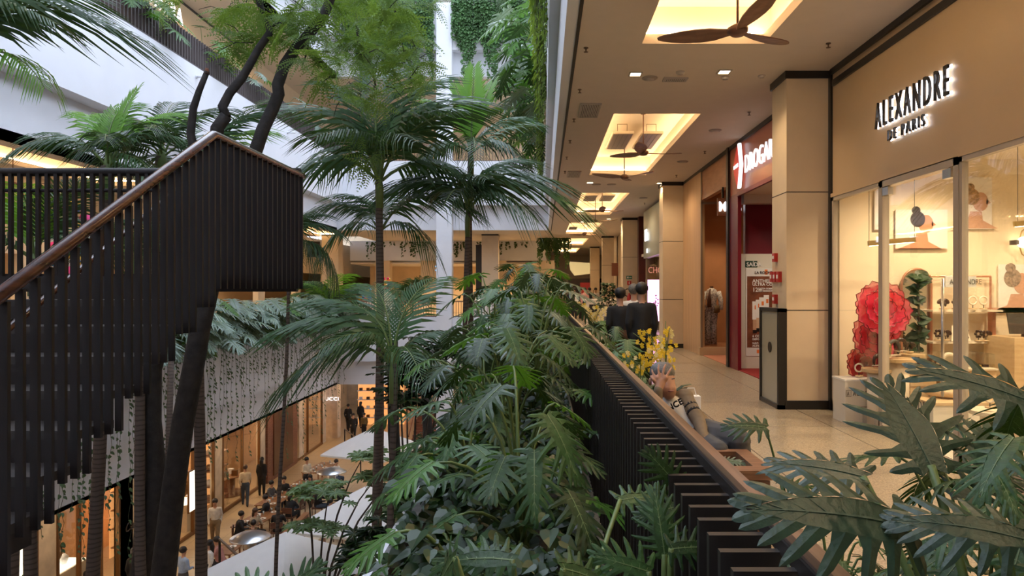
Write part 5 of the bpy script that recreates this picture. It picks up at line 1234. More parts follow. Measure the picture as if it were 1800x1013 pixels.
for i, (px, py, a, top, hair, fem, lab) in enumerate(diners):
    p = gh(px, py, 1.24); q = person(p, P0(a), 'sit', top, 'black' if i % 2 else 'jeans', hair, lab, 50+i, bool(fem), voxel=.03)
    chl = lab.split(' ', 1)[0]; cl = 'wooden restaurant chair under the '+lab
    cl = ' '.join(cl.split()[:16])
    if chair0 is None: chair0 = mk_chair(p, P0(a), cl)
    else: dup(chair0, p, P0(a), cl)
person(gh(620, 974, 1.24), P0(35), 'sit', 'black', 'black', M_hairb, 'bearded man in black jacket under the edge of the big parasol', 90, beard=True); dup(chair0, gh(620, 974, 1.24), P0(35), 'wooden restaurant chair under the bearded man in black jacket')
# visitors on our gallery
def gal(px, y): return Vector(((px-955)/1230*y, y, F2))
person(gal(1128, 10.9), P0(175), 'stand', 'black', 'black', M_hairb, 'man in black sweater standing with his back turned behind the orchids', 31, voxel=.018, scale=.985)
person(gal(1090, 11.6), P0(185), 'stand', 'black', 'brown', M_hairb, 'person in black shirt with back turned, left of the man in black sweater', 32, voxel=.018, scale=.94)
person(gal(1114, 12.9), P0(170), 'stand', 'white', 'khaki', M_hairg, 'grey haired man in white shirt beyond the two people in black', 33, voxel=.02, scale=.98)
for i, (px, y, top, a, l) in enumerate(((1003, 36, 'black', 20, 'person in black at the far counter tables, nearest the slot side'), (1010, 37.5, 'white', -30, 'person in white at the far counter tables'), (1020, 38.5, 'grey', 90, 'person in grey at the far counter tables'), (1028, 37, 'pink', 10, 'person in pink at the far counter tables'), (1036, 39.5, 'black', -60, 'person in black between counter and kiosk'), (1047, 42, 'white', 0, 'person in white behind the service counter'))):
    person(gal(px, y), P0(a), 'stand', top, 'black', M_hairb, l, 200+i, voxel=.035, scale=.97)
# --- the seated man with his hand on his head
sm = thing('person', 'grey haired man in beige cardigan slumped on the bench with a hand over his face', 'person', (1.15, 5.45, F2))
O = Vector(sm.location)
def Q(px, py, y): return P(px, py, y)-O
S, T, W_, B, F, H_ = 0, 1, 2, 3, 4, 0
hd = Q(1166, 664, 5.62); chin = Q(1176, 692, 5.50)
nk = Q(1168, 700, 5.66); ch = Q(1182, 722, 5.58); hip = Q(1222, 770, 5.52)
shL = Q(1204, 699, 5.58); shR = Q(1143, 706, 5.74)
elL = Q(1229, 742, 5.38); wrL = Q(1237, 770, 5.22); haL = Q(1246, 785, 5.16)
elR = Q(1152, 728, 5.42); wrR = Q(1157, 686, 5.40); pam = Q(1161, 672, 5.44)
kn1 = Q(1298, 782, 5.12); ft1 = Q(1312, 870, 5.12); kn2 = Q(1262, 794, 5.06); ft2 = Q(1275, 880, 5.10)
caps = [(hip+Vector((-.07, 0, 0)), hip+Vector((.07, 0, .0)), .13, .13, 3), (hip, ch, .125, .125, 2), (ch, nk+Vector((0, 0, -.07)), .125, .085, 2),
        (shR, nk+Vector((-.03, .0, -.06)), .072, .06, 1), (shL, nk+Vector((.03, 0, -.06)), .075, .06, 1), (hip+Vector((.08, .03, .04)), shL+Vector((-.03, .03, -.05)), .10, .09, 1), (hip+Vector((-.10, .03, .02)), shR+Vector((.03, .03, -.05)), .10, .09, 1),
        (nk+Vector((0, .02, -.02)), hd+Vector((0, .03, -.04)), .058, .055, 0), (hd+Vector((0, .02, .01)), chin, .098, .05, 0), (hd+Vector((.01, -.02, -.03)), chin+Vector((0, .01, .02)), .08, .062, 0),
        (shL, elL, .066, .052, 1), (elL, wrL, .052, .037, 1), (wrL, haL, .034, .036, 0), (shR, elR, .066, .052, 1), (elR, wrR, .052, .036, 1), (wrR, pam, .033, .042, 0), (pam, pam+Vector((.035, -.005, .03)), .034, .026, 0), (pam, pam+Vector((-.02, 0, .03)), .032, .026, 0),
        (hip+Vector((.08, -.02, .03)), kn1+Vector((0, 0, .03)), .125, .092, 3), (kn1+Vector((0, 0, .02)), ft1, .085, .06, 3), (hip+Vector((-.02, -.04, -.01)), kn2, .115, .082, 3), (kn2, ft2, .066, .045, 3), (ft1, ft1+Vector((.03, -.16, -.03)), .05, .035, 4), (ft2, ft2+Vector((.02, -.16, -.03)), .05, .035, 4)]
# fingers of the raised hand, spread over the hair; thumb leaves the side of the palm
fing = [((1151, 662), (1147, 655), (1146, 650)), ((1158, 658), (1157, 648), (1158, 641)), ((1165, 657), (1167, 647), (1170, 641)), ((1172, 661), (1177, 652), (1180, 647))]
for j, (a, b_, c_) in enumerate(fing):
    yb = 5.44
    p0 = pam+Vector((-.032+.022*j, -.01, .03)); p1 = Q(a[0], a[1], yb); p2 = Q(b_[0], b_[1], yb+.02); p3 = Q(c_[0], c_[1], yb+.06)
    caps += [(p0, p1, .0125, .0112, 0), (p1, p2, .0112, .0102, 0), (p2, p3, .0102, .0085, 0)]
caps += [(pam+Vector((-.03, -.01, -.01)), Q(1148, 668, 5.42), .015, .0125, 0), (Q(1148, 668, 5.42), Q(1144, 662, 5.45), .0125, .010, 0)]
# fingers of the resting hand
for j in range(4):
    a = haL+Vector((-.03+.02*j, -.02, -.005)); caps += [(a, a+Vector((.02, -.055, -.022)), .011, .010, 0), (a+Vector((.02, -.055, -.022)), a+Vector((.03, -.085, -.05)), .010, .008, 0)]
caps += [(haL+Vector((-.03, 0, 0)), haL+Vector((-.055, -.045, -.02)), .013, .010, 0)]
capsules('body', [(tuple(a), tuple(b_), c_, d_, e_) for a, b_, c_, d_, e_ in caps], [mat('weathered skin', (.40, .20, .12), .5, var=.15, vscale=12), cloth('brown beige cardigan', (.20, .145, .09)), K['white'], K['grey'], K['black']], .0065, sm, 5)
b = MB(); b.ell(hd+Vector((-.004, .03, .035)), (.103, .118, .092), 20); b.build('hair', M_hairg, sm, True)
MB().ell(hd+Vector((-.104, .01, -.035)), (.014, .022, .032), 10).build('ear', MATS['weathered skin'], sm, True)
MB().tube([hd+Vector((.022, -.098, -.03)), hd+Vector((.026, -.125, -.062)), hd+Vector((.026, -.10, -.072))], [.012, .018, .012], 8).build('nose', MATS['weathered skin'], sm, True)
MB().tube([chin+Vector((-.02, -.058, .028)), chin+Vector((.004, -.066, .026)), chin+Vector((.028, -.058, .03))], [.004, .006, .004], 6).build('mouth', mat('lips', (.30, .11, .09), .5), sm, True)
bb = MB()
for s in (0, .062): bb.tube([hd+Vector((-.012+s, -.092, .0)), hd+Vector((.012+s, -.094, .004))], [.005, .004], 6)
bb.build('eyebrow', M_hairg, sm)
for k in (.40, .62):
    c = shL.lerp(elL, k); d = (elL-shL).normalized(); MB().tube([c-d*.012, c+d*.012], [.0645-.012*k, .0645-.012*k], 16).build('sleeve_stripe', K['black'], sm, True)
tdir = (Q(1190, 712, 5.5)-Q(1172, 722, 5.5)).normalized()
upv = Vector((0, -.35, .94)); upv = (upv-tdir*upv.dot(tdir)).normalized()
text('NCE', .08, K['black'], Q(1175, 724, 5.43), tdir, upv, .006, .85, 'shirt_lettering', sm, offset=.002)
# bench and box beside him
bn = thing('bench', 'wooden bench the grey haired man sits on behind the handrail', 'bench', (1.05, 5.75, F2))
MB().box(-.33, .40, -.55, .75, .36, .42).build('seat', M_bench, bn); MB().box(-.33, -.27, -.55, .75, .42, .64).build('backrest', M_bench, bn)
for x in (-.28, .34):
    for y in (-.5, .7): MB().box(x-.03, x+.03, y-.03, y+.03, 0, .36).build('leg', M_bench, bn)
bx = thing('planter_bench', 'square wooden planter bench with an open dark well at the foot of the handrail', 'planter', (1.08, 4.72, F2))
b = MB(); b.box(-.38, .38, -.30, -.18, .44, .50).box(-.38, .38, .22, .30, .44, .50).box(-.38, -.28, -.18, .22, .44, .50).box(.28, .38, -.18, .22, .44, .50); b.build('rim', M_bench, bx)
b = MB(); b.box(-.36, .36, -.28, -.26, .30, .43).box(-.36, .36, .26, .28, .30, .43).box(.34, .36, -.26, .26, .30, .43).box(-.36, -.34, -.26, .26, .30, .43); b.build('upper_slat', M_bench, bx)
b = MB(); b.box(-.36, .36, -.28, -.26, .0, .27).box(-.36, .36, .26, .28, .0, .27).box(.34, .36, -.26, .26, .0, .27).box(-.36, -.34, -.26, .26, .0, .27); b.build('lower_slat', M_bench, bx)
MB().box(-.34, .34, -.26, .26, .02, .30).build('soil', M_soil, bx)
lone_leaves('philodendron', 'seedling leaves inside the well of the square planter bench', (1.05, 4.72, F2+.36), [((1.0, 4.75, -1.12), (-.8, .3, .3), (0, -.5, .8), .16, 0, .5), ((1.2, 4.72, -1.16), (.8, -.2, .1), (0, -.4, .8), .15, 1, .5), ((1.08, 4.6, -1.15), (.2, -.8, 0), (0, -.2, .9), .12, 2, .5)], PHs, stemr=.004)
nb = thing('paper_bag', 'white paper bag standing on the bench behind the seated man', 'bag', (1.34, 6.35, F2+.42)); MB().box(-.08, .08, -.05, .05, 0, .26).build('bag_body', M_pw, nb); MB().tube([(-.05, 0, .26), (-.03, 0, .33), (.03, 0, .33), (.05, 0, .26)], .004, 5).build('handle', M_pw, nb)
# ---------------------------------------------------------------- restaurant on the ground floor
M_canv = mat('white parasol canvas', (.82, .80, .80), .8, var=.03, translucent=.2)
def parasol(x, y, h, half, rot, label, sides=4, rise=.95):
    t = thing('parasol', label, 'parasol', (x, y, F1), rot, 'white parasols over the restaurant'); H = h-F1
    b = MB(); top = (0, 0, H+rise); k = sides; R_ = half*(1.414 if sides == 4 else 1.0); vs = []
    ring_ = [(R_*math.cos(2*PI*i/k), R_*math.sin(2*PI*i/k), H) for i in range(k)]
    seg = 5
    for q in range(seg+1):
        f = q/seg
        for i in range(k): p = ring_[i]; vs.append((p[0]*f, p[1]*f, H+rise*(1-f)**.9 if f < 1 else H))
    for i in range(k): p = ring_[i]; vs.append((p[0], p[1], H-.07))
    fs = []
    for q in range(seg+1):
        for i in range(k): a = q*k+i; c = q*k+(i+1)%k; fs.append((a, a+k, c+k, c))
    b.add(vs, fs); b.build('canopy', M_canv, t)
    MB().tube([(0,0,0), (0,0,H+rise-.02)], .035, 10).build('pole', M_white, t, True)
    for i in range(k):
        p = ring_[i]; MB().tube([(0,0,H+rise-.06), (p[0]*.98, p[1]*.98, H-.01)], .010, 5).build('rib', M_dark, t)
    MB().lathe([(.3, 0), (.3, .05), (.05, .08), (.05, .2)], (0,0,0), 16).build('base', M_black, t)
    return t
parasol(-7.35, 30.2, -6.95, 1.55, P0(25), 'white parasol farthest off, beside the walkway rail')
parasol(-6.15, 16.7, -6.75, 1.6, P0(18), 'big white parasol at the bottom, left of the two large ones')
parasol(-5.2, 20.6, -6.75, 1.6, P0(32), 'big white parasol at the bottom, right of the two large ones')
parasol(-2.6, 24.0, -6.8, 1.9, P0(10), 'white parasol mostly hidden behind dark leaves beneath the trough')
M_steel = mat('brushed steel dome', (.62, .63, .66), .28, 1)
def heaterdome(p, label):
    t = thing('patio_heater', label, 'heater', p, 0, 'patio heaters of the restaurant'); z = 2.1
    MB().lathe([(.58, z), (.56, z+.03), (.35, z+.13), (.08, z+.18), (0, z+.185), (0, z+.15), (.33, z+.10), (.55, z)], (0,0,0), 28).build('reflector', M_steel, t, True)
    MB().lathe([(.15, z-.45), (.17, z-.4), (.17, z-.05), (.12, z+.02)], (0,0,0), 18).build('burner', M_chrome, t, True)
    MB().tube([(0,0,.7), (0,0,z-.4)], .035, 10).build('pole', M_chrome, t, True)
    MB().lathe([(.24, 0), (.24, .05), (.2, .7), (.18, .75), (0, .76)], (0,0,0), 20).build('base', M_black, t, True)
for px, py, l in ((440, 942, 'round steel patio heater dome nearest, beside the timber partition'), (583, 827, 'round steel patio heater dome farther off, behind the diners')):
    y = 7.28*1230/(py-508); heaterdome(Vector(((px-955)/1230*y, y, F1)), l)
M_table = wood_mat('orange table wood', (.20, .085, .035), (.33, .16, .07), .35, (2, 25, 25)); M_tablew = mat('white table top', (.8, .79, .78), .4)
M_plate = mat('white plate', (.8, .78, .74), .3); M_glassd = mat('drinking glass', (.7, .75, .75), .1, alpha=.5)
pt = thing('plate', 'white dinner plate', 'plate'); MB().lathe([(.0, .005), (.07, .005), (.125, .02), (.13, .018), (.075, 0), (0, 0)], (0,0,0), 16).build('rim', M_plate, pt, True); MB().lathe([(0, .008), (.05, .02), (.02, .035), (0, .04)], (0,0,0), 10).build('food', mat('food', (.30, .14, .05), .6, var=.5, vscale=30), pt, True)
cup = thing('drinking_glass', 'glass', 'glass'); MB().lathe([(.028, 0), (.033, .12), (.03, .12), (.025, .01), (0, .01)], (0,0,0), 10).build('wall', M_glassd, cup, True); MB().lathe([(.0, .011), (.024, .011), (.027, .07), (0, .07)], (0,0,0), 10).build('drink', mat('dark drink', (.12, .04, .02), .2), cup, True)
first = [True]
def table(px, py, w_, d_, rot, m, label, n=4, short='wooden table'):
    y = 8.70*1230/(py-508); p = Vector(((px-955)/1230*y, y, F1)); t = thing('dining_table', label, 'table', p, rot, 'restaurant tables')
    MB().box(-w_/2, w_/2, -d_/2, d_/2, .71, .75).build('tabletop', m, t)
    for x in (-w_/2+.06, w_/2-.06):
        for yy in (-d_/2+.06, d_/2-.06): MB().box(x-.025, x+.025, yy-.025, yy+.025, 0, .71).build('leg', m if m is M_table else M_chrome, t)
    rr = random.Random(px)
    for i in range(n):
        lx = -w_/2+w_*(i+.5)/n; s_ = 1 if i % 2 else -1; q = Matrix.Rotation(rot, 3, 'Z') @ Vector((lx, s_*d_*.25, .75)); q2 = Matrix.Rotation(rot, 3, 'Z') @ Vector((lx+.1, s_*d_*.05, .75))
        nm = ('first', 'second', 'third', 'fourth', 'fifth', 'sixth')[i]
        lb = f'white plate with food, {nm} on the {short}'
        if first[0]: pt.location = p+q; pt['label'] = lb; pt['group'] = 'plates on the restaurant tables'
        else: dup(pt, p+q, 0, lb, 'plates on the restaurant tables')
        lb = f'small drinking glass, {nm} on the {short}'
        if first[0]: cup.location = p+q2; cup['label'] = lb; cup['group'] = 'glasses on the restaurant tables'
        else: dup(cup, p+q2, 0, lb, 'glasses on the restaurant tables')
        first[0] = False
table(452, 912, 2.0, .9, P0(80), M_table, 'wooden table beside the nearer heater dome', 5, 'table beside the nearer heater')
table(492, 872, 2.6, .9, P0(85), M_table, 'long wooden table between the two heater domes', 6, 'long table between the heaters')
table(530, 850, 1.6, .8, P0(80), M_table, 'wooden table in front of the smiling woman', 4, 'table before the smiling woman')
table(563, 822, 2.0, .9, P0(80), M_table, 'wooden table the waiter serves', 5, 'table the waiter serves')
table(392, 966, .9, .9, 0, M_table, 'small wooden table by the black rail', 2, 'small table by the black rail')
table(617, 890, .8, .8, 0, M_tablew, 'square white table behind pale leaves', 2, 'square white table')
table(655, 900, .9, .9, 0, M_tablew, 'white table beside the ringed trunk', 2, 'white table at the ringed trunk')
table(690, 938, 3.2, .8, P0(5), M_tablew, 'long white terrace table under the thick trunks', 6, 'long white terrace table')
table(765, 892, .9, .9, 0, M_tablew, 'white table near the foot of the white pillar', 2, 'white table near the pillar')
pa = thing('booth_partition', 'slanting orange brown timber partition beside the diners', 'partition', (-8.75, 23.6, F1))
MB().box(-.06, .06, -2.5, 2.3, 0, 1.12).build('panel', M_table, pa); MB().box(-.10, .10, -2.52, 2.32, 1.12, 1.18).build('cap', M_table, pa)
pb = thing('upholstered_bench', 'pale upholstered bench along the timber partition', 'bench', (-8.3, 23.6, F1)); MB().box(-.28, .28, -2.4, 2.2, .1, .42).build('base', M_table, pb); MB().box(-.28, .3, -2.4, 2.2, .42, .52).build('cushion', K['cream'], pb)
for n_, a, b_, l in ((0, (386, 948, 19.8), (434, 992, 16.2), 'black sloping metal rail at the bottom beside the white cardigan woman'), (1, (606, 755, 41), (634, 775, 36), 'black metal rail beside the far walkway')):
    A = P(*a); B_ = P(*b_); t = thing('metal_rail', l, 'rail', (A.x, A.y, F1)); o = Vector(t.location)
    MB().tube([A-o, B_-o], .035, 8).build('top_rail', M_black, t); MB().tube([A-o, (0, 0, 0)], .035, 8).build('post', M_black, t); q = B_-o; MB().tube([q, (q.x, q.y, 0)], .035, 8).build('post', M_black, t)
# planting islands
isl = thing('planter_box', 'low timber edged planting island under the trees of the restaurant', 'planter', (-4.5, 17.5, F1)); MB().box(-1.3, 1.6, -3.5, 4, 0, .5).build('box', M_table, isl); MB().box(-1.25, 1.55, -3.45, 3.95, .5, .52).build('soil', M_soil, isl)
isl = thing('planter_box', 'dark planting island at the foot of the stair side palms', 'planter', (-6.5, 10.6, F1)); MB().box(-1.6, 1.6, -2.5, 2.2, 0, .45).build('box', M_black, isl); MB().box(-1.55, 1.55, -2.45, 2.15, .45, .47).build('soil', M_soil, isl)
for i, (px, py, y) in enumerate(((690, 825, 29), (720, 815, 30), (745, 740, 36), (600, 905, 21))):
    p = P(px, py, y); shrub((p.x, p.y, F1), 1.5+.5*(i == 2), .8, 240, ('leafy hedge plant below the farthest parasol', 'leafy hedge plant behind the thick trunks', 'green shrub beside the far timber stair', 'potted shrub between the big parasols')[i], 300+i, M_pothos, .18)
# ---------------------------------------------------------------- ground floor shopfronts
def front(n, y0, y1, muls, mframe, x=WL+.02):
    b = MB(); b.box(x-.05, x+.05, y0, y1, -5.68, -5.6); b.box(x-.05, x+.05, y0, y1, F1, F1+.12)
    for y in [y0+.03]+muls+[y1-.03]: b.box(x-.05, x+.06, y-.04, y+.04, F1, -5.6)
    o = struct(f'window_{n}', b, mframe); MB().box(x-.01, x+.01, y0, y1, F1+.12, -5.68).build('pane', M_glass, o)
M_gold = mat('gold bronze frame', (.22, .12, .05), .35, .7)
front(6, 12, 14.5, [13.3], M_gold); front(7, 15.25, 18.6, [16.3, 17.5], M_gold); front(8, 19.35, 22.2, [20.3, 21.3], M_gold); front(9, 24.2, 28.6, [25.4, 26.9], M_gold); front(10, 29.35, 33.2, [31.3], M_gold); front(11, 38.0, 42.6, [40.0], M_gold)
slab('wall_ground_timber', WL-.1, WL+.15, 33.9, 38.0, F1, C1, M_redwood)
slab('wall_ground_dark_glass', WL+.15, WL+.2, 34.6, 37.2, F1+.2, -6.0, M_brownglass)
ca = thing('shop_sign', 'dark cursive shop lettering on the cream stone wall below the vines', 'sign', (WL+.04, 23.2, -7.75))
text('Cartier', .42, M_ink, (.02, -.75, -.1), (0,1,0), (0,0,1), .02, 1, 'lettering', ca, shear=.45, offset=.002)
gu = thing('shop_sign', 'small white shop lettering on the marble pier of the far walkway', 'sign', (-13.6, 44.19, -6.9)); text('GUCCI', .30, M_white_lit, (-.5, -.03, -.15), (1,0,0), (0,0,1), .02, 1.3, 'lettering', gu)
# lit displays inside
M_case = mat('lit white display', (.85, .85, .8), .5, emit=(1, .88, .66), estr=1.6); M_panel = mat('orange lit shelf back', (.75, .35, .12), .5, emit=(1, .45, .15), estr=.7)
def display(y, w_, label, kind, x=WL-1.2):
    t = thing('display_case', label, 'display', (x, y, F1), 0)
    if kind == 'watch':
        MB().box(-.5, .5, -w_/2, w_/2, 0, 1.05).build('pedestal', M_marble, t); MB().box(-.45, .45, -w_/2, w_/2, 1.05, 1.08).build('tray', M_case, t); MB().box(-.5, -.45, -w_/2, w_/2, 1.08, 2.2).build('backboard', M_case, t)
        b = MB(); b._lathe([(.30, -.04), (.34, 0), (.30, .04), (.24, .04), (.21, 0), (.24, -.04)], (0,0,0), 28, 0); o = b.build('ring', M_gold, t, True); o.matrix_basis = Matrix.Translation((.1, 0, 1.55)) @ Matrix.Rotation(PI/2, 4, 'Y') @ Matrix.Rotation(.3, 4, 'X')
        MB().lathe([(.08, 0), (.14, .2), (.05, .3), (0, .3)], (.1, .5, 1.08), 14).build('vase', M_white, t, True)
    elif kind == 'shelf':
        MB().box(-.5, -.45, -w_/2, w_/2, 0, 3.0).build('backboard', M_panel, t)
        rr = random.Random(int(y*10))
        for k in range(4):
            MB().box(-.45, .2, -w_/2, w_/2, .35+.65*k, .38+.65*k).build('shelf', M_table, t)
            for j in range(3):
                q = -w_/2+w_*(j+.5)/3; MB().lathe([(.10, 0), (.16, .08+.05*rr.random()), (.09, .22), (.05, .26), (0, .26)], (-.1, q, .38+.65*k), 12).build('ornament', rr.choice([M_gold, M_white, M_marble, M_redwood]), t, True)
    else:
        MB().lathe([(.7, 0), (.7, .08), (.3, .1), (.3, .8), (.6, .82), (.6, .86), (0, .86)], (0,0,0), 24).build('pedestal', M_table, t, True)
        for j in range(4):
            a = j*PI/2; MB().box(.3*math.cos(a)-.12, .3*math.cos(a)+.12, .3*math.sin(a)-.07, .3*math.sin(a)+.07, .86, 1.1).build('handbag', (M_gold, M_white, M_redwood, M_ink)[j], t)
display(16.4, 1.6, 'lit boutique display with handbags on a round stand, closest to the stairs', 'round'); display(18.0, 1.2, 'lit boutique shelf rack nearest the stairs', 'shelf', WL-1.6)
display(20.8, 2.0, 'brightly lit white watch display with a large gold ring', 'watch'); display(25.2, 1.4, 'lit display shelves behind the second dark trunk', 'shelf'); display(27.6, 1.0, 'lit white display window beside the timber kiosk', 'watch', WL-.8)
display(30.4, 1.5, 'glowing orange display shelves behind the corner glass', 'shelf', WL-.7); display(32.2, 1.3, 'round display stand with bags behind the corner glass', 'round', WL-1.0); display(40.8, 2.2, 'far boutique shelves full of small goods', 'shelf', WL-.9)
lp = thing('advert_lightbox', 'small lit advertising panel on the shopfront near the walking man', 'lightbox', (WL+.1, 26.9, -7.7)); MB().box(-.03, .03, -.5, .5, -.8, .8).build('frame', M_gold, lp); MB().box(.03, .04, -.45, .45, -.75, .75).build('lit_face', M_case, lp)
for y in (13, 16.5, 20.5, 25.5, 30.5, 32.5, 40.5): lamp('SPOT', (WL-1.0, y, -5.65), 130, (1, .68, .36), .08, spot=2.5)
for y in (14, 19, 24, 29, 34, 39, 44): lamp('SPOT', (-12.0, y, C1-.05), 75, (1, .70, .40), .08, spot=2.4)
for x in (-8, -3): lamp('SPOT', (x, 40, C1-.05), 110, (1, .72, .42), .08, spot=2.4)
# far end of the ground floor under the far gallery
slab('wall_ground_far_shop', -12.9, 2, 49.0, 49.2, F1, C1, mat('far lit shop wall', (.70, .45, .26), .6, var=.25, vscale=1.5))
fs_ = thing('display_shelves', 'tall wall of lit shelves with small goods at the end of the walkway', 'shelves', (-11.3, 48.8, F1))
MB().box(-1.6, 1.6, -.05, .1, 0, 4.2).build('backboard', M_panel, fs_)
for k in range(6):
    MB().box(-1.6, 1.6, -.4, -.05, .5+.62*k, .54+.62*k).build('shelf', M_tablew, fs_)
    for j in range(6): MB().box(-1.45+.5*j, -1.25+.5*j, -.35, -.15, .54+.62*k, .72+.62*k).build('goods', (M_ink, M_gold, M_white)[(j+k) % 3], fs_)
stt = thing('staircase', 'timber staircase rising under the far gallery behind the thick trunks', 'staircase', (-6.5, 40, F1))
for k in range(12): MB().box(-1.2, 1.2, .3*k, .3*k+.32, .17*k, .17*(k+1)).build('step', M_redwood, stt)
MB().tube([(-1.2, 0, 1), (-1.2, 3.6, 3.1)], .04, 8).build('handrail', M_redwood, stt)
# ---------------------------------------------------------------- opposite and far gallery, our level
for y in (8, 13, 18, 23, 28, 33): lamp('SPOT', (-12, y+1.4, C2-.04), 60, (1, .74, .45), .08, spot=2.5); 
for y in (1, 6, 11, 16, 21, 26, 31, 36): lamp('SPOT', (-15.2, y, 1.55), 230, (1, .76, .5), .08, spot=2.6)
for x in (-8, -4.5, -1): lamp('SPOT', (x, 46, 1.5), 300, (1, .74, .45), .08, spot=2.6)
for x in (-8, -4.5, -1): lamp('SPOT', (x, 38, C2-.04), 110, (1, .74, .45), .08, spot=2.5)
for x in (-9, -5, -1): lamp('SPOT', (x, 42, 1.2), 260, (1, .74, .45), .08, spot=2.5)
for x, y in ((-12, 14), (-12, 20), (-12, 26), (-12, 32), (-8, 39), (-4, 39), (0, 39)): lamp('SPOT', (x, y, C3-.04), 90, (1, .70, .38), .08, spot=2.7)
slab('ceiling_far_shop', -12, .4, 43.6, 49, 1.55, 1.65, M_ceil2); slab('wall_far_shop', -12, .4, 48.5, 48.6, F2, 1.6, M_shopL)
b = MB()
for x in (-10.4, -7.6, -3.2, -.2): b.box(x, x+.9, 43.3, 44, F2, 1.75)
struct('wall_far_piers', b, M_beigedark)
for i, (x, l) in enumerate(((-11.6, 'square beige pillar at the corner of the far gallery'), (-2.9, 'square beige pillar on the far gallery right of the white pillar'))):
    t = thing('pillar', l, 'pillar', (x, 38.5, F2)); MB().box(-.45, .45, -.45, .45, .1, 4.55).build('shaft', M_beigedark, t); MB().box(-.47, .47, -.47, .47, 0, .1).build('base', M_black, t); MB().box(-.46, .46, -.46, .46, 4.55, 4.62).build('top_band', M_black, t)
def sign2(label, body, p, s, m, right=(1,0,0), panel=None, w_=2, h_=.8):
    t = thing('shop_sign', label, 'sign', p)
    if panel: MB().box(-.1, w_, .0, .08, -.2, h_).build('panel', panel, t)
    text(body, s, m, (0, -.04, 0) if right[0] else (.03, 0, 0), right, (0,0,1), .03, .85, 'lettering', t, offset=.006); return t
sign2('white capital letters on a black panel partly hidden behind the dark landing', 'SEPHORA', P(470, 446, 40), .52, mat('soft lit letter', (.9, .9, .9), .5, emit=(.9, .92, 1), estr=.7), panel=M_black, w_=3.0, h_=.7)
sign2('small blue lit lettering over the far gallery shop', 'CHO', P(748, 476, 43.4), .42, mat('blue lit letter', (.1, .4, .8), .5, emit=(.1, .45, .9), estr=2))
bo = thing('banner', 'tall dark display stand with a blue stripe beyond the white pillar', 'banner', (-3.4, 40.5, F2)); MB().box(-.5, .5, -.05, .05, .1, 4.2).build('panel', M_black, bo); MB().box(.3, .48, -.065, -.05, 1.6, 3.4).build('stripe', mat('blue stripe', (.02, .12, .6), .4), bo)
for i, (x, l) in enumerate(((-3.0, 'glass fronted cake counter at the far gallery'), (-1.2, 'white display counter with goods at the far gallery'))):
    t = thing('service_counter', l, 'counter', (x, 37.6, F2)); MB().box(-.75, .75, -.4, .4, 0, .95).build('body', M_redwood if i else M_tablew, t); MB().box(-.75, .75, -.4, .4, .95, 1.35).build('glass_case', M_glassd, t)
    for k in range(5): MB().box(-.6+.26*k, -.42+.26*k, -.2, .1, .97, 1.1).build('cake', (M_case, M_gold, M_redwood)[k % 3], t)
tyc = {'p': mat('toy pink', (.8, .05, .25), .5), 'b': mat('toy blue', (.05, .25, .7), .5), 'y': mat('toy yellow', (.8, .5, .05), .5)}
for (px, py, y, nm) in ((683, 500, 41, 'bright pink and blue toy display behind the pale palm'), (644, 518, 41, 'turquoise and white toy display low behind the pale palm'), (120, 385, 17, 'bright pink and yellow shop display seen between landing balusters'), (110, 458, 16.5, 'orange yellow display shelf seen between the stair slats')):
    p = P(px, py, y); p.x = max(p.x, -17.2) if y < 20 else p.x; t = thing('shop_display', nm, 'display', (p.x, p.y, p.z)); rr = random.Random(px)
    MB().box(-.5, .5, 0, .3, F2-p.z, -.35).build('stand', M_tablew, t)
    for k in range(12): MB().ell((rr.uniform(-.4, .4), rr.uniform(0, .2), rr.uniform(-.25, .35)), rr.uniform(.08, .16), 8).build('toy', rr.choice(list(tyc.values())), t, True)

sign2('white lit capital letters on the upper left gallery wall behind the slats', 'VIVARA', Vector((WL+.12, 23.6, 9.75)), .80, M_white_lit, (0,1,0))
# ---------------------------------------------------------------- jewellery shop interior
M_oak = wood_mat('pale oak', (.55, .38, .20), (.68, .50, .30), .45, (2, 2, 14)); M_cream = mat('cream lacquer', (.75, .66, .52), .4); M_copper = mat('copper frame', (.62, .30, .20), .3, .7)
M_brass = mat('brass bar', (.40, .28, .10), .35, .7); M_hpin = mat('tortoise hair clip', (.035, .015, .01), .3)
def W(px, py, y): return P(px, py, y)
def fr(t, name, x0, y0, x1, y1, yy, m, d=.02, back=0):
    a = W(x0, y1, yy)-t.location; c = W(x1, y0, yy)-t.location; return MB().box(a.x, c.x, -d, back, a.z, c.z).build(name, m, t)
M_photo = mat('photo print background', (.80, .77, .74), .4); M_sk = mat('printed skin', (.60, .27, .16), .5); M_sk2 = mat('printed pale skin', (.58, .34, .24), .5); M_hr = mat('printed dark hair', (.03, .018, .012), .5, var=.4, vscale=30); M_hr2 = mat('printed blond hair', (.38, .24, .13), .5, var=.5, vscale=30); M_hr3 = mat('printed grey blond hair', (.30, .23, .18), .5, var=.5, vscale=30)
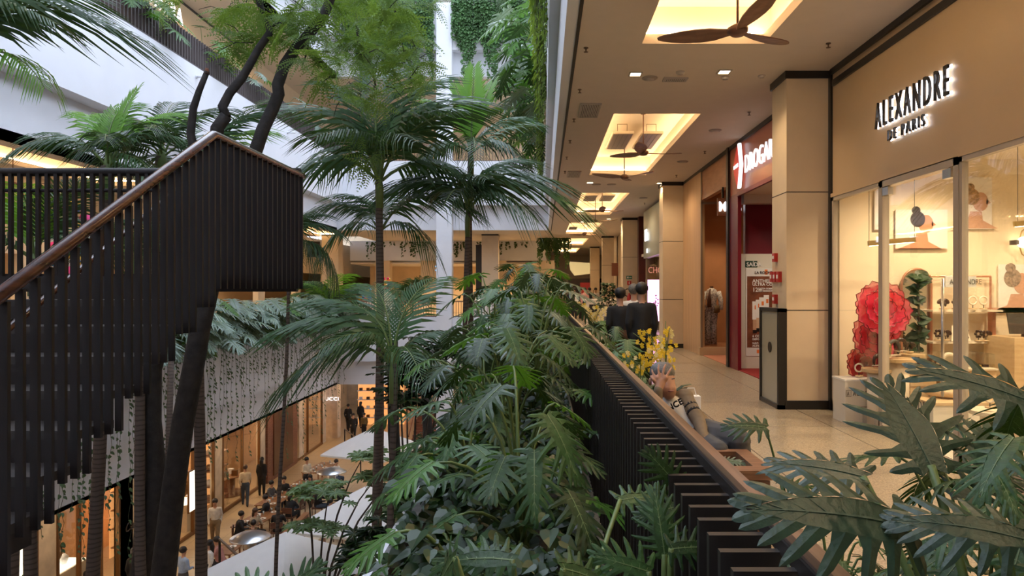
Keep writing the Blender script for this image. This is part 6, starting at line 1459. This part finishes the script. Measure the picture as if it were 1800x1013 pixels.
def portrait(label, x0, y0, x1, y1, cx_, cy_, s, skin, hair, face=1, yy=9.43, bare=True):
    p = W((x0+x1)/2, (y0+y1)/2, yy); t = thing('picture', label, 'picture', p)
    fr(t, 'print', x0, y0, x1, y1, yy, M_photo, .02)
    def pl(pts_, nm, m, d): 
        MB().prism([((a-955)/1230*yy-p.x, (508-b_)/1230*yy-p.z) for a, b_ in pts_], (0, -.02, 0), (1,0,0), (0,0,1), d).build(nm, m, t)
    def el(cx, cy, rx, ry, a0=0): return [(cx+rx*math.cos(a), cy+ry*math.sin(a)) for a in [2*PI*k/20 for k in range(20)]]
    f = face
    pl([(cx_-s*1.25, min(y1-1, cy_+s*1.6)), (cx_-s*1.1, cy_+s*1.25), (cx_-s*.35, cy_+s*.95), (cx_-s*.2, cy_+s*.5), (cx_+s*.3, cy_+s*.5), (cx_+s*.35, cy_+s*.9), (cx_+s*1.0, cy_+s*1.25), (cx_+s*1.2, min(y1-1, cy_+s*1.6))][::-1], 'shoulders', skin, .002)
    pl(el(cx_+f*s*.24, cy_+s*.08, s*.34, s*.42)[::-1], 'face', skin, .004)
    pl([(cx_+f*s*.5, cy_-s*.05), (cx_+f*s*.70, cy_+s*.12), (cx_+f*s*.5, cy_+s*.2)][::-1 if f > 0 else 1], 'nose', skin, .004)
    pl(el(cx_-f*s*.14, cy_-s*.14, s*.34, s*.36)[::-1], 'hair', hair, .006); pl(el(cx_-f*s*.22, cy_-s*.55, s*.20, s*.18)[::-1], 'hair_bun', hair, .007)
    return t
portrait('portrait of a dark haired woman with white flowers in her bun, bare shoulders', 1573, 369, 1664, 438, 1617, 391, 38, M_sk, M_hr)
portrait('tall portrait of a blond woman with a twisted bun seen from behind', 1690, 312, 1742, 403, 1712, 352, 40, M_sk2, M_hr2)
portrait('portrait of a grey blond woman with braided updo, farthest right in the shop', 1754, 465, 1822, 542, 1784, 495, 44, M_sk2, M_hr3)
t = thing('picture', 'small framed sketch high on the shop side wall', 'picture', W(1541, 370, 9.43)); fr(t, 'print', 1536, 336, 1548, 404, 9.43, M_photo, .02)
def pend(label, x0, y0, x1, y1, yy, cords):
    p = W((x0+x1)/2, y0, yy); t = thing('pendant_lamp', label, 'lamp', p); a = W(x0, y0, yy)-p; c = W(x1, y1, yy)-p
    MB().bar(a, c, .03, .06).build('bar', M_brass, t); MB().bar(a+Vector((.02, 0, -.034)), c+Vector((-.02, 0, -.034)), .02, .006).build('light_strip', M_lampface, t)
    for f in cords: q = a.lerp(c, f); MB().tube([q, (q.x, q.y, 1.74-p.z)], .004, 5).build('cord', M_ink, t)
pend('long brass pendant bar hanging over the flower display', 1526, 428, 1609, 421, 8.6, (.02, .98)); pend('brass pendant bar cut by the picture edge', 1782, 394, 1850, 388, 8.0, (.1, .9))
t = thing('wall_lamp', 'brass wall lamp with a round opal glass and an oval ring', 'lamp', W(1790, 427, 9.40)); MB().ell((0, -.10, 0), .075, 16).build('globe', M_lampface, t, True); MB().tube([(.03+.05*math.cos(a/16*2*PI), -.06, .17*math.sin(a/16*2*PI)) for a in range(17)], .009, 6, cap=False).build('ring', M_brass, t, True); MB().box(-.12, -.05, -.12, 0, -.03, .03).build('mount', M_ink, t)
# arch mirror, plant
t = thing('arch_mirror', 'tall arched mirror with copper frame behind the leafy plant', 'mirror', W(1611, 640, 9.40)); pts_ = []
o = Vector(t.location)
for k in range(13): a = PI*k/12; pts_.append(W(1611-26*math.cos(a), 500-27*math.sin(a), 9.40)-o)
MB().tube([W(1585, 640, 9.4)-o]+pts_+[W(1637, 640, 9.4)-o], .016, 8).build('frame', M_copper, t, True)
MB().prism([(q.x, q.z) for q in [W(1585, 640, 9.4)-o]+pts_+[W(1637, 640, 9.4)-o]][::-1], (0, .02, 0), (1,0,0), (0,0,1), .006).build('glass', mat('mirror glass', (.85, .8, .72), .06, .9), t)
fl_ = thing('fiddle_leaf_fig', 'potted plant with thick dark round leaves before the arched mirror', 'plant', W(1613, 640, 9.1)); o = Vector(fl_.location); r = random.Random(4); b = MB()
for i in range(46):
    z = .12+1.05*r.random(); a = r.uniform(0, 2*PI); b.put(HT, orient((0, 0, z), (math.cos(a), math.sin(a)*.6, r.uniform(-.2, .5)), (0, -.8, .6), r.uniform(.13, .2)))
b.build('foliage', mat('fig leaf', (.03, .055, .03), .35, var=.3), fl_); MB().tube([(0,0,-.25), (.02,0,.5), (0,0,1.1)], .015, 6).build('stem', M_bark2, fl_)
MB().lathe([(.10, -.68), (.14, -.3), (.12, -.3), (0, -.32)], (0,0,0), 16).build('pot', M_cream, fl_, True)
# shelf unit
su = thing('shelf_unit', 'white wall shelves inside a copper frame holding hair accessories', 'shelf', W(1690, 640, 9.3)); o = Vector(su.location)
def R3(a, b_, yy): return W(a, b_, yy)-o
for (a, b_) in (((1636, 486), (1636, 640)), ((1741, 486), (1741, 640)), ((1636, 486), (1741, 486))): MB().tube([R3(*a, 9.38), R3(*b_, 9.38)], .014, 8).build('frame', M_copper, su)
for i, y in enumerate((545, 600)):
    a = R3(1630, y, 9.25); c = R3(1752, y+3, 9.25); MB().box(a.x, c.x, -.18, .12, c.z, a.z).build('shelf', M_cream, su)
MB().box(R3(1736, 0, 9.3).x, R3(1742, 0, 9.3).x, -.1, .0, R3(0, 640, 9.3).z, R3(0, 545, 9.3).z).build('post', M_copper, su)
fr(su, 'card', 1658, 486, 1712, 505, 9.33, mat('pale grey card', (.55, .56, .55), .5)); text('ALEXANDRE', .10, M_ink, R3(1667, 500, 9.3)+Vector((0, -.03, 0)), (1,0,0), (0,0,1), .002, .75, 'lettering', su)
def acc(px, py, yy, label, kind, sc=1.0):
    p = W(px, py, yy); t = thing('hair_accessory', label, 'accessory', p, 0, 'hair accessories on the shelves'); MB().lathe([(.05*sc, 0), (.05*sc, .015), (.0, .016)], (0,0,0), 14).build('base', M_oak, t, True); MB().tube([(0,0,.01), (0,0,.07*sc)], .006, 6).build('stem', M_ink, t)
    b = MB()
    if kind == 0:
        for s in (-1, 1): b.ell((s*.045*sc, 0, .11*sc), (.05*sc, .012, .032*sc), 10, rot=Matrix.Rotation(s*.6, 3, 'Y')); b.ell((s*.03*sc, 0, .07*sc), (.02*sc, .01, .035*sc), 8)
        b.build('bow', M_hpin, t, True)
    elif kind == 1:
        b.tube([(.055*sc*math.cos(a/14*2*PI), 0, .12*sc+.055*sc*math.sin(a/14*2*PI)) for a in range(15)], .012*sc, 6, cap=False); b.build('ring', M_cream, t, True)
    else:
        for k in range(6): a = k*1.05; b.ell((.04*sc*math.cos(a), 0, .10*sc+.04*sc*math.sin(a)), .022*sc, 8)
        b.build('clip', M_hpin, t, True)
for i, (px, py, k, l) in enumerate(((1658, 544, 0, 'dark bow hair clip, first on the upper shelf'), (1680, 544, 2, 'dark flower hair clip, second on the upper shelf'), (1710, 544, 1, 'cream ring hair accessory, third on the upper shelf'), (1729, 544, 1, 'cream ring hair accessory, last on the upper shelf'),
                                   (1649, 599, 2, 'dark clip on the lower shelf, first from the mirror'), (1662, 599, 0, 'dark bow on the lower shelf, second from the mirror'), (1720, 600, 2, 'dark clip on the lower shelf, before the last'), (1733, 600, 0, 'dark bow on the lower shelf, nearest the desk'))): acc(px, py, 9.13, l, k, .95)
t = thing('accessory_board', 'slanted white board of dark hair clips on the lower shelf', 'display', W(1690, 600, 9.13)); MB().prism([(-.13, 0), (.13, 0), (.09, .20), (-.09, .20)], (0, 0, 0), (1,0,0), (0,.3,1), -.01).build('board', M_cream, t)
for k in range(4): MB().ell((-.06+.12*(k % 2), -.02, .05+.09*(k//2)), (.03, .01, .02), 8).build('clip', M_hpin, t, True)
# drawer cabinets
def cab(x0, x1, ytop, yy, label, nd=4):
    p = W((x0+x1)/2, ytop, yy); H = p.z-F2; w_ = (x1-x0)/1230*yy; t = thing('drawer_cabinet', label, 'cabinet', (p.x, yy, F2)); MB().box(-w_/2, w_/2, .0, .5, 0, H).build('body', M_oak, t)
    for k in range(nd):
        z0 = .06+(H-.1)*k/nd; z1 = .04+(H-.1)*(k+1)/nd; d = MB().box(-w_/2+.012, w_/2-.012, -.02, 0, z0, z1).build('drawer', M_oak, t); MB().box(-.06, .06, -.023, -.019, (z0+z1)/2+.02, (z0+z1)/2+.04).build('handle', M_ink, d)
    MB().box(-w_/2, w_/2, -.03, .5, H, H+.02).build('worktop', M_cream, t); return t, H, w_
for i, (x0, x1, l) in enumerate(((1597, 1646, 'pale oak drawer cabinet directly below the arched mirror'), (1652, 1694, 'pale oak drawer cabinet below the middle of the shelves'), (1696, 1752, 'pale oak drawer cabinet nearest the desk'))):
    t, H, w_ = cab(x0, x1, 651, 8.25, l)
    g = thing('glass_showcase', 'low glass case on the '+l, 'showcase', (t.location.x, 8.25, F2+H+.02)); MB().box(-w_/2+.02, w_/2-.02, .0, .45, 0, .17).build('glass_box', M_glass, g)
    for k in range(4): MB().box(-w_/2+.05+w_*.22*k, -w_/2+.11+w_*.22*k, .12, .25, .0, .03).build('jewel', (M_hpin, M_cream, M_brass)[k % 3], g)
# stool
t = thing('stool', 'round pale wooden stool with thin bronze legs beside the glass door', 'stool', (W(1663, 700, 7.9).x, 7.9, F2)); H = W(0, 692, 7.9).z-F2
MB().lathe([(.20, H-.02), (.225, H), (.225, H+.04), (.2, H+.055), (0, H+.06)], (0,0,0), 28).build('seat', M_oak, t, True)
for k in range(4): a = PI/4+k*PI/2; MB().tube([(.17*math.cos(a), .17*math.sin(a), H), (.19*math.cos(a), .19*math.sin(a), 0)], .009, 6).build('leg', M_bronze, t)
MB().tube([(.185*math.cos(a/20*2*PI), .185*math.sin(a/20*2*PI), .12) for a in range(21)], .007, 5, cap=False).build('foot_ring', M_bronze, t)
# desk and monitor
t = thing('desk', 'pale wooden cashier desk at the edge of the picture', 'desk', (W(1790, 0, 8.9).x, 8.9, F2)); MB().box(-.25, 1.3, -.3, .3, 0, W(0, 592, 8.9).z-F2).build('body', M_oak, t)
m_ = thing('monitor', 'black computer monitor on the cashier desk', 'monitor', (W(1790, 0, 8.9).x, 8.85, W(0, 592, 8.9).z)); MB().prism([(-.15, .04), (.30, .04), (.26, .30), (-.19, .30)], (0,0,0), (1,0,0), (0,0,1), .03).build('screen', M_ink, m_); MB().box(.03, .09, -.02, .04, 0, .06).build('stand', M_ink, m_)
# giant organza flowers
M_org = mat('red organza', (.85, .07, .19), .5, alpha=.55, translucent=.4); M_edge = mat('dark red flower edge', (.22, .005, .015), .5)
def bigflower(px, py, yy, rad, label, seed, hang=None, up=(0, -1, .25), m=None):
    p = W(px, py, yy); t = thing('giant_flower', label, 'flower', p, 0, 'giant red flowers'); r = random.Random(seed); u0 = Vector(up).normalized()
    ex = Vector((1, 0, 0)); ez = u0.cross(ex).normalized()*-1
    if ez.z < 0: ez = -ez
    for layer, (n, rr, tilt) in enumerate(((7, 1.0, .25), (6, .72, .6), (5, .42, 1.0))):
        for k in range(n):
            a = 2*PI*(k+.5*layer)/n+r.uniform(-.1, .1); c = ex*math.cos(a)+ez*math.sin(a); sd = ex*-math.sin(a)+ez*math.cos(a); L = rad*rr; wv = 2*PI/n*.75
            gx = []; 
            for i in range(5):
                q = i/4; row = []
                for j in range(11):
                    s = (j-5)/5; wq = L*.62*math.sin(PI*(.12+.62*q))*s; l = L*q*(1-.10*s*s*q*2)+L*.05*math.cos(s*9)*q*q; cup = u0*(L*tilt*q*q*.9+.04*L*(1-s*s)*q)
                    row.append(c*l+sd*wq+cup)
                gx.append(row)
            b = MB(); vs = [v for row in gx for v in row]; b.add(vs, [(i*11+j, i*11+j+1, (i+1)*11+j+1, (i+1)*11+j) for i in range(4) for j in range(10)])
            o = b.build('petal', m or M_org, t, True)
            e = MB(); e.tube([gx[i][0] for i in range(5)]+gx[4][1:10]+[gx[i][10] for i in (4, 3, 2, 1, 0)], .006, 4, cap=False); e.build('petal_edge', M_edge, o)
    MB().ell(u0*.04, rad*.1, 8).build('center', M_edge, t, True)
    if hang: MB().tube([Vector((0,.03,0)), Vector((hang[0], .08, hang[1]))], .012, 6).build('stalk', M_edge, t)
    return t
bigflower(1547, 545, 8.55, .34, 'giant red organza flower, topmost and largest of the column', 1, (0, -1.2)); bigflower(1538, 590, 8.75, .30, 'giant red organza flower, middle one of the column', 2, (0, -.9), (-.25, -1, .1)); bigflower(1522, 640, 8.95, .26, 'giant red organza flower, lowest and darkest of the column', 3, (0, -.7), (-.2, -1, .1), mat('deep red organza', (.5, .02, .05), .5, alpha=.6, translucent=.4))
bigflower(1812, 742, 6.6, .15, 'small red flower lying on the round display near the window edge', 4, None, (-.3, -.6, .8))
# pedestals
def pedestal(px, pt_, yy, r_, label, m=M_cream, logo=False, box=None):
    p = W(px, pt_, yy); H = p.z-F2; t = thing('display_pedestal', label, 'pedestal', (p.x, p.y, F2))
    if box: MB().box(-box[0]/2, box[0]/2, -box[1]/2, box[1]/2, 0, H-.02).build('body', m, t); MB().box(-box[0]/2-.01, box[0]/2+.01, -box[1]/2-.01, box[1]/2+.01, H-.02, H).build('top', M_pw, t)
    else: MB().lathe([(r_*.62, 0), (r_*.62, H-.04)], (0,0,0), 28).build('column', m, t, True); MB().lathe([(r_, H-.04), (r_, H), (0, H)], (0,0,0), 32).build('top', M_oak if not logo else M_cream, t)
    return t, H
t, H = pedestal(1500, 664, 8.75, 0, 'white box pedestal with shop lettering in the window corner', mat('pale pedestal', (.70, .66, .58), .45), box=(.36, .36))
small_logo((-.17, -.186, H-.20), (1,0,0), .085, t); MB().box(-.12, .15, -.186, -.18, H-.34, H-.335).build('underline', M_ink, t)
t, H = pedestal(1541, 648, 8.35, .17, 'round topped pedestal beneath the lowest flower'); 
t, H = pedestal(1578, 630, 8.3, .20, 'cream cylinder pedestal beside the window post, holding headbands')
t, H = pedestal(1601, 622, 8.6, .16, 'taller cream cylinder pedestal against the mirror')
t, H = pedestal(1757, 722, 6.95, .27, 'round display pedestal with shop lettering near the window edge', M_cream, True)
small_logo((-.15, -.172, H-.32), (1,0,0), .12, t)
def headband(px, py, yy, r_, m, label, rot=0):
    p = W(px, py, yy); t = thing('headband', label, 'headband', p, rot, 'headbands in the window'); MB().tube([(r_*math.cos(a), 0, r_*1.15*math.sin(a)+r_*.3) for a in [-.6+(PI+1.2)*k/14 for k in range(15)]], [.012+.012*math.sin(PI*k/14) for k in range(15)], 8).build('band', m, t, True); MB().box(-r_, r_, -.03, .03, -r_*.55, -r_*.45).build('stand', M_cream, t)
headband(1571, 618, 8.25, .085, M_ink, 'black velvet headband next to the window post', .4); headband(1562, 622, 8.2, .07, M_brass, 'brown headband next to the window post', .9); headband(1542, 638, 8.3, .06, M_hpin, 'dark headband on the round topped pedestal', .5); headband(1583, 612, 8.3, .07, M_hpin, 'dark headband on the taller pedestal', .1)
headband(1668, 640, 8.35, .08, M_cream, 'pale headband ring on the oak cabinets', 0)
for i, (px, py, yy, l) in enumerate(((1510, 662, 8.7, 'cream flower clip on the white box pedestal'), (1599, 620, 8.6, 'dark bow on the taller cream pedestal'), (1612, 648, 8.35, 'small dark clip on the oak cabinets under the mirror'), (1640, 648, 8.35, 'second dark clip on the oak cabinets'), (1740, 718, 6.9, 'pale clip on the round lettered pedestal'), (1768, 718, 6.95, 'dark comb on the round lettered pedestal'))): acc(px, py, yy, l, (1, 0, 2, 2, 1, 2)[i], .9)
fb = thing('floor_cabinet', 'low glossy white cabinet with oak top behind the stool, near the round display', 'cabinet', (W(1735, 0, 7.3).x, 7.6, F2)); MB().box(-.45, .9, -.1, .3, 0, .40).build('body', mat('glossy white panel', (.78, .74, .66), .15), fb); MB().box(-.47, .92, -.12, .32, .40, .43).build('top', M_oak, fb)
# ---------------------------------------------------------------- lamps of the shops and galleries
for y in (8.4, 6.9, 5.2, 3.2, 1.2):
    lamp('SPOT', (5.0, y, 1.70), 160, (1, .76, .48), .07, spot=2.6)
lamp('SPOT', (6.6, 7.6, 1.70), 150, (1, .76, .48), .07, spot=2.6)
for y in (4.2, 1.0): lamp('SPOT', (2.0, y, C2-.03), 60, size=.06, spot=2.4)
lamp('SPOT', (5.2, 12.6, 1.85), 90, (1, .85, .65), .08, spot=2.6)
lamp('SPOT', (4.6, 17.9, 2.3), 110, (1, .72, .42), .06, spot=1.6)
lamp('SPOT', (4.8, 16.0, 2.6), 60, (1, .72, .42), .06, spot=2.4)
for y in (21.5, 25): lamp('SPOT', (5.2, y, 1.25), 90, (1, .85, .6), .08, spot=2.6)
for y in (12.5, 18.5, 24.5, 30, 36, 42, 48, 54): 
    for x in (1.0, 3.0) if y < 40 else (2.0,): lamp('SPOT', (x, y, C2-.03), 70, (1, .74, .46), .07, spot=2.5)
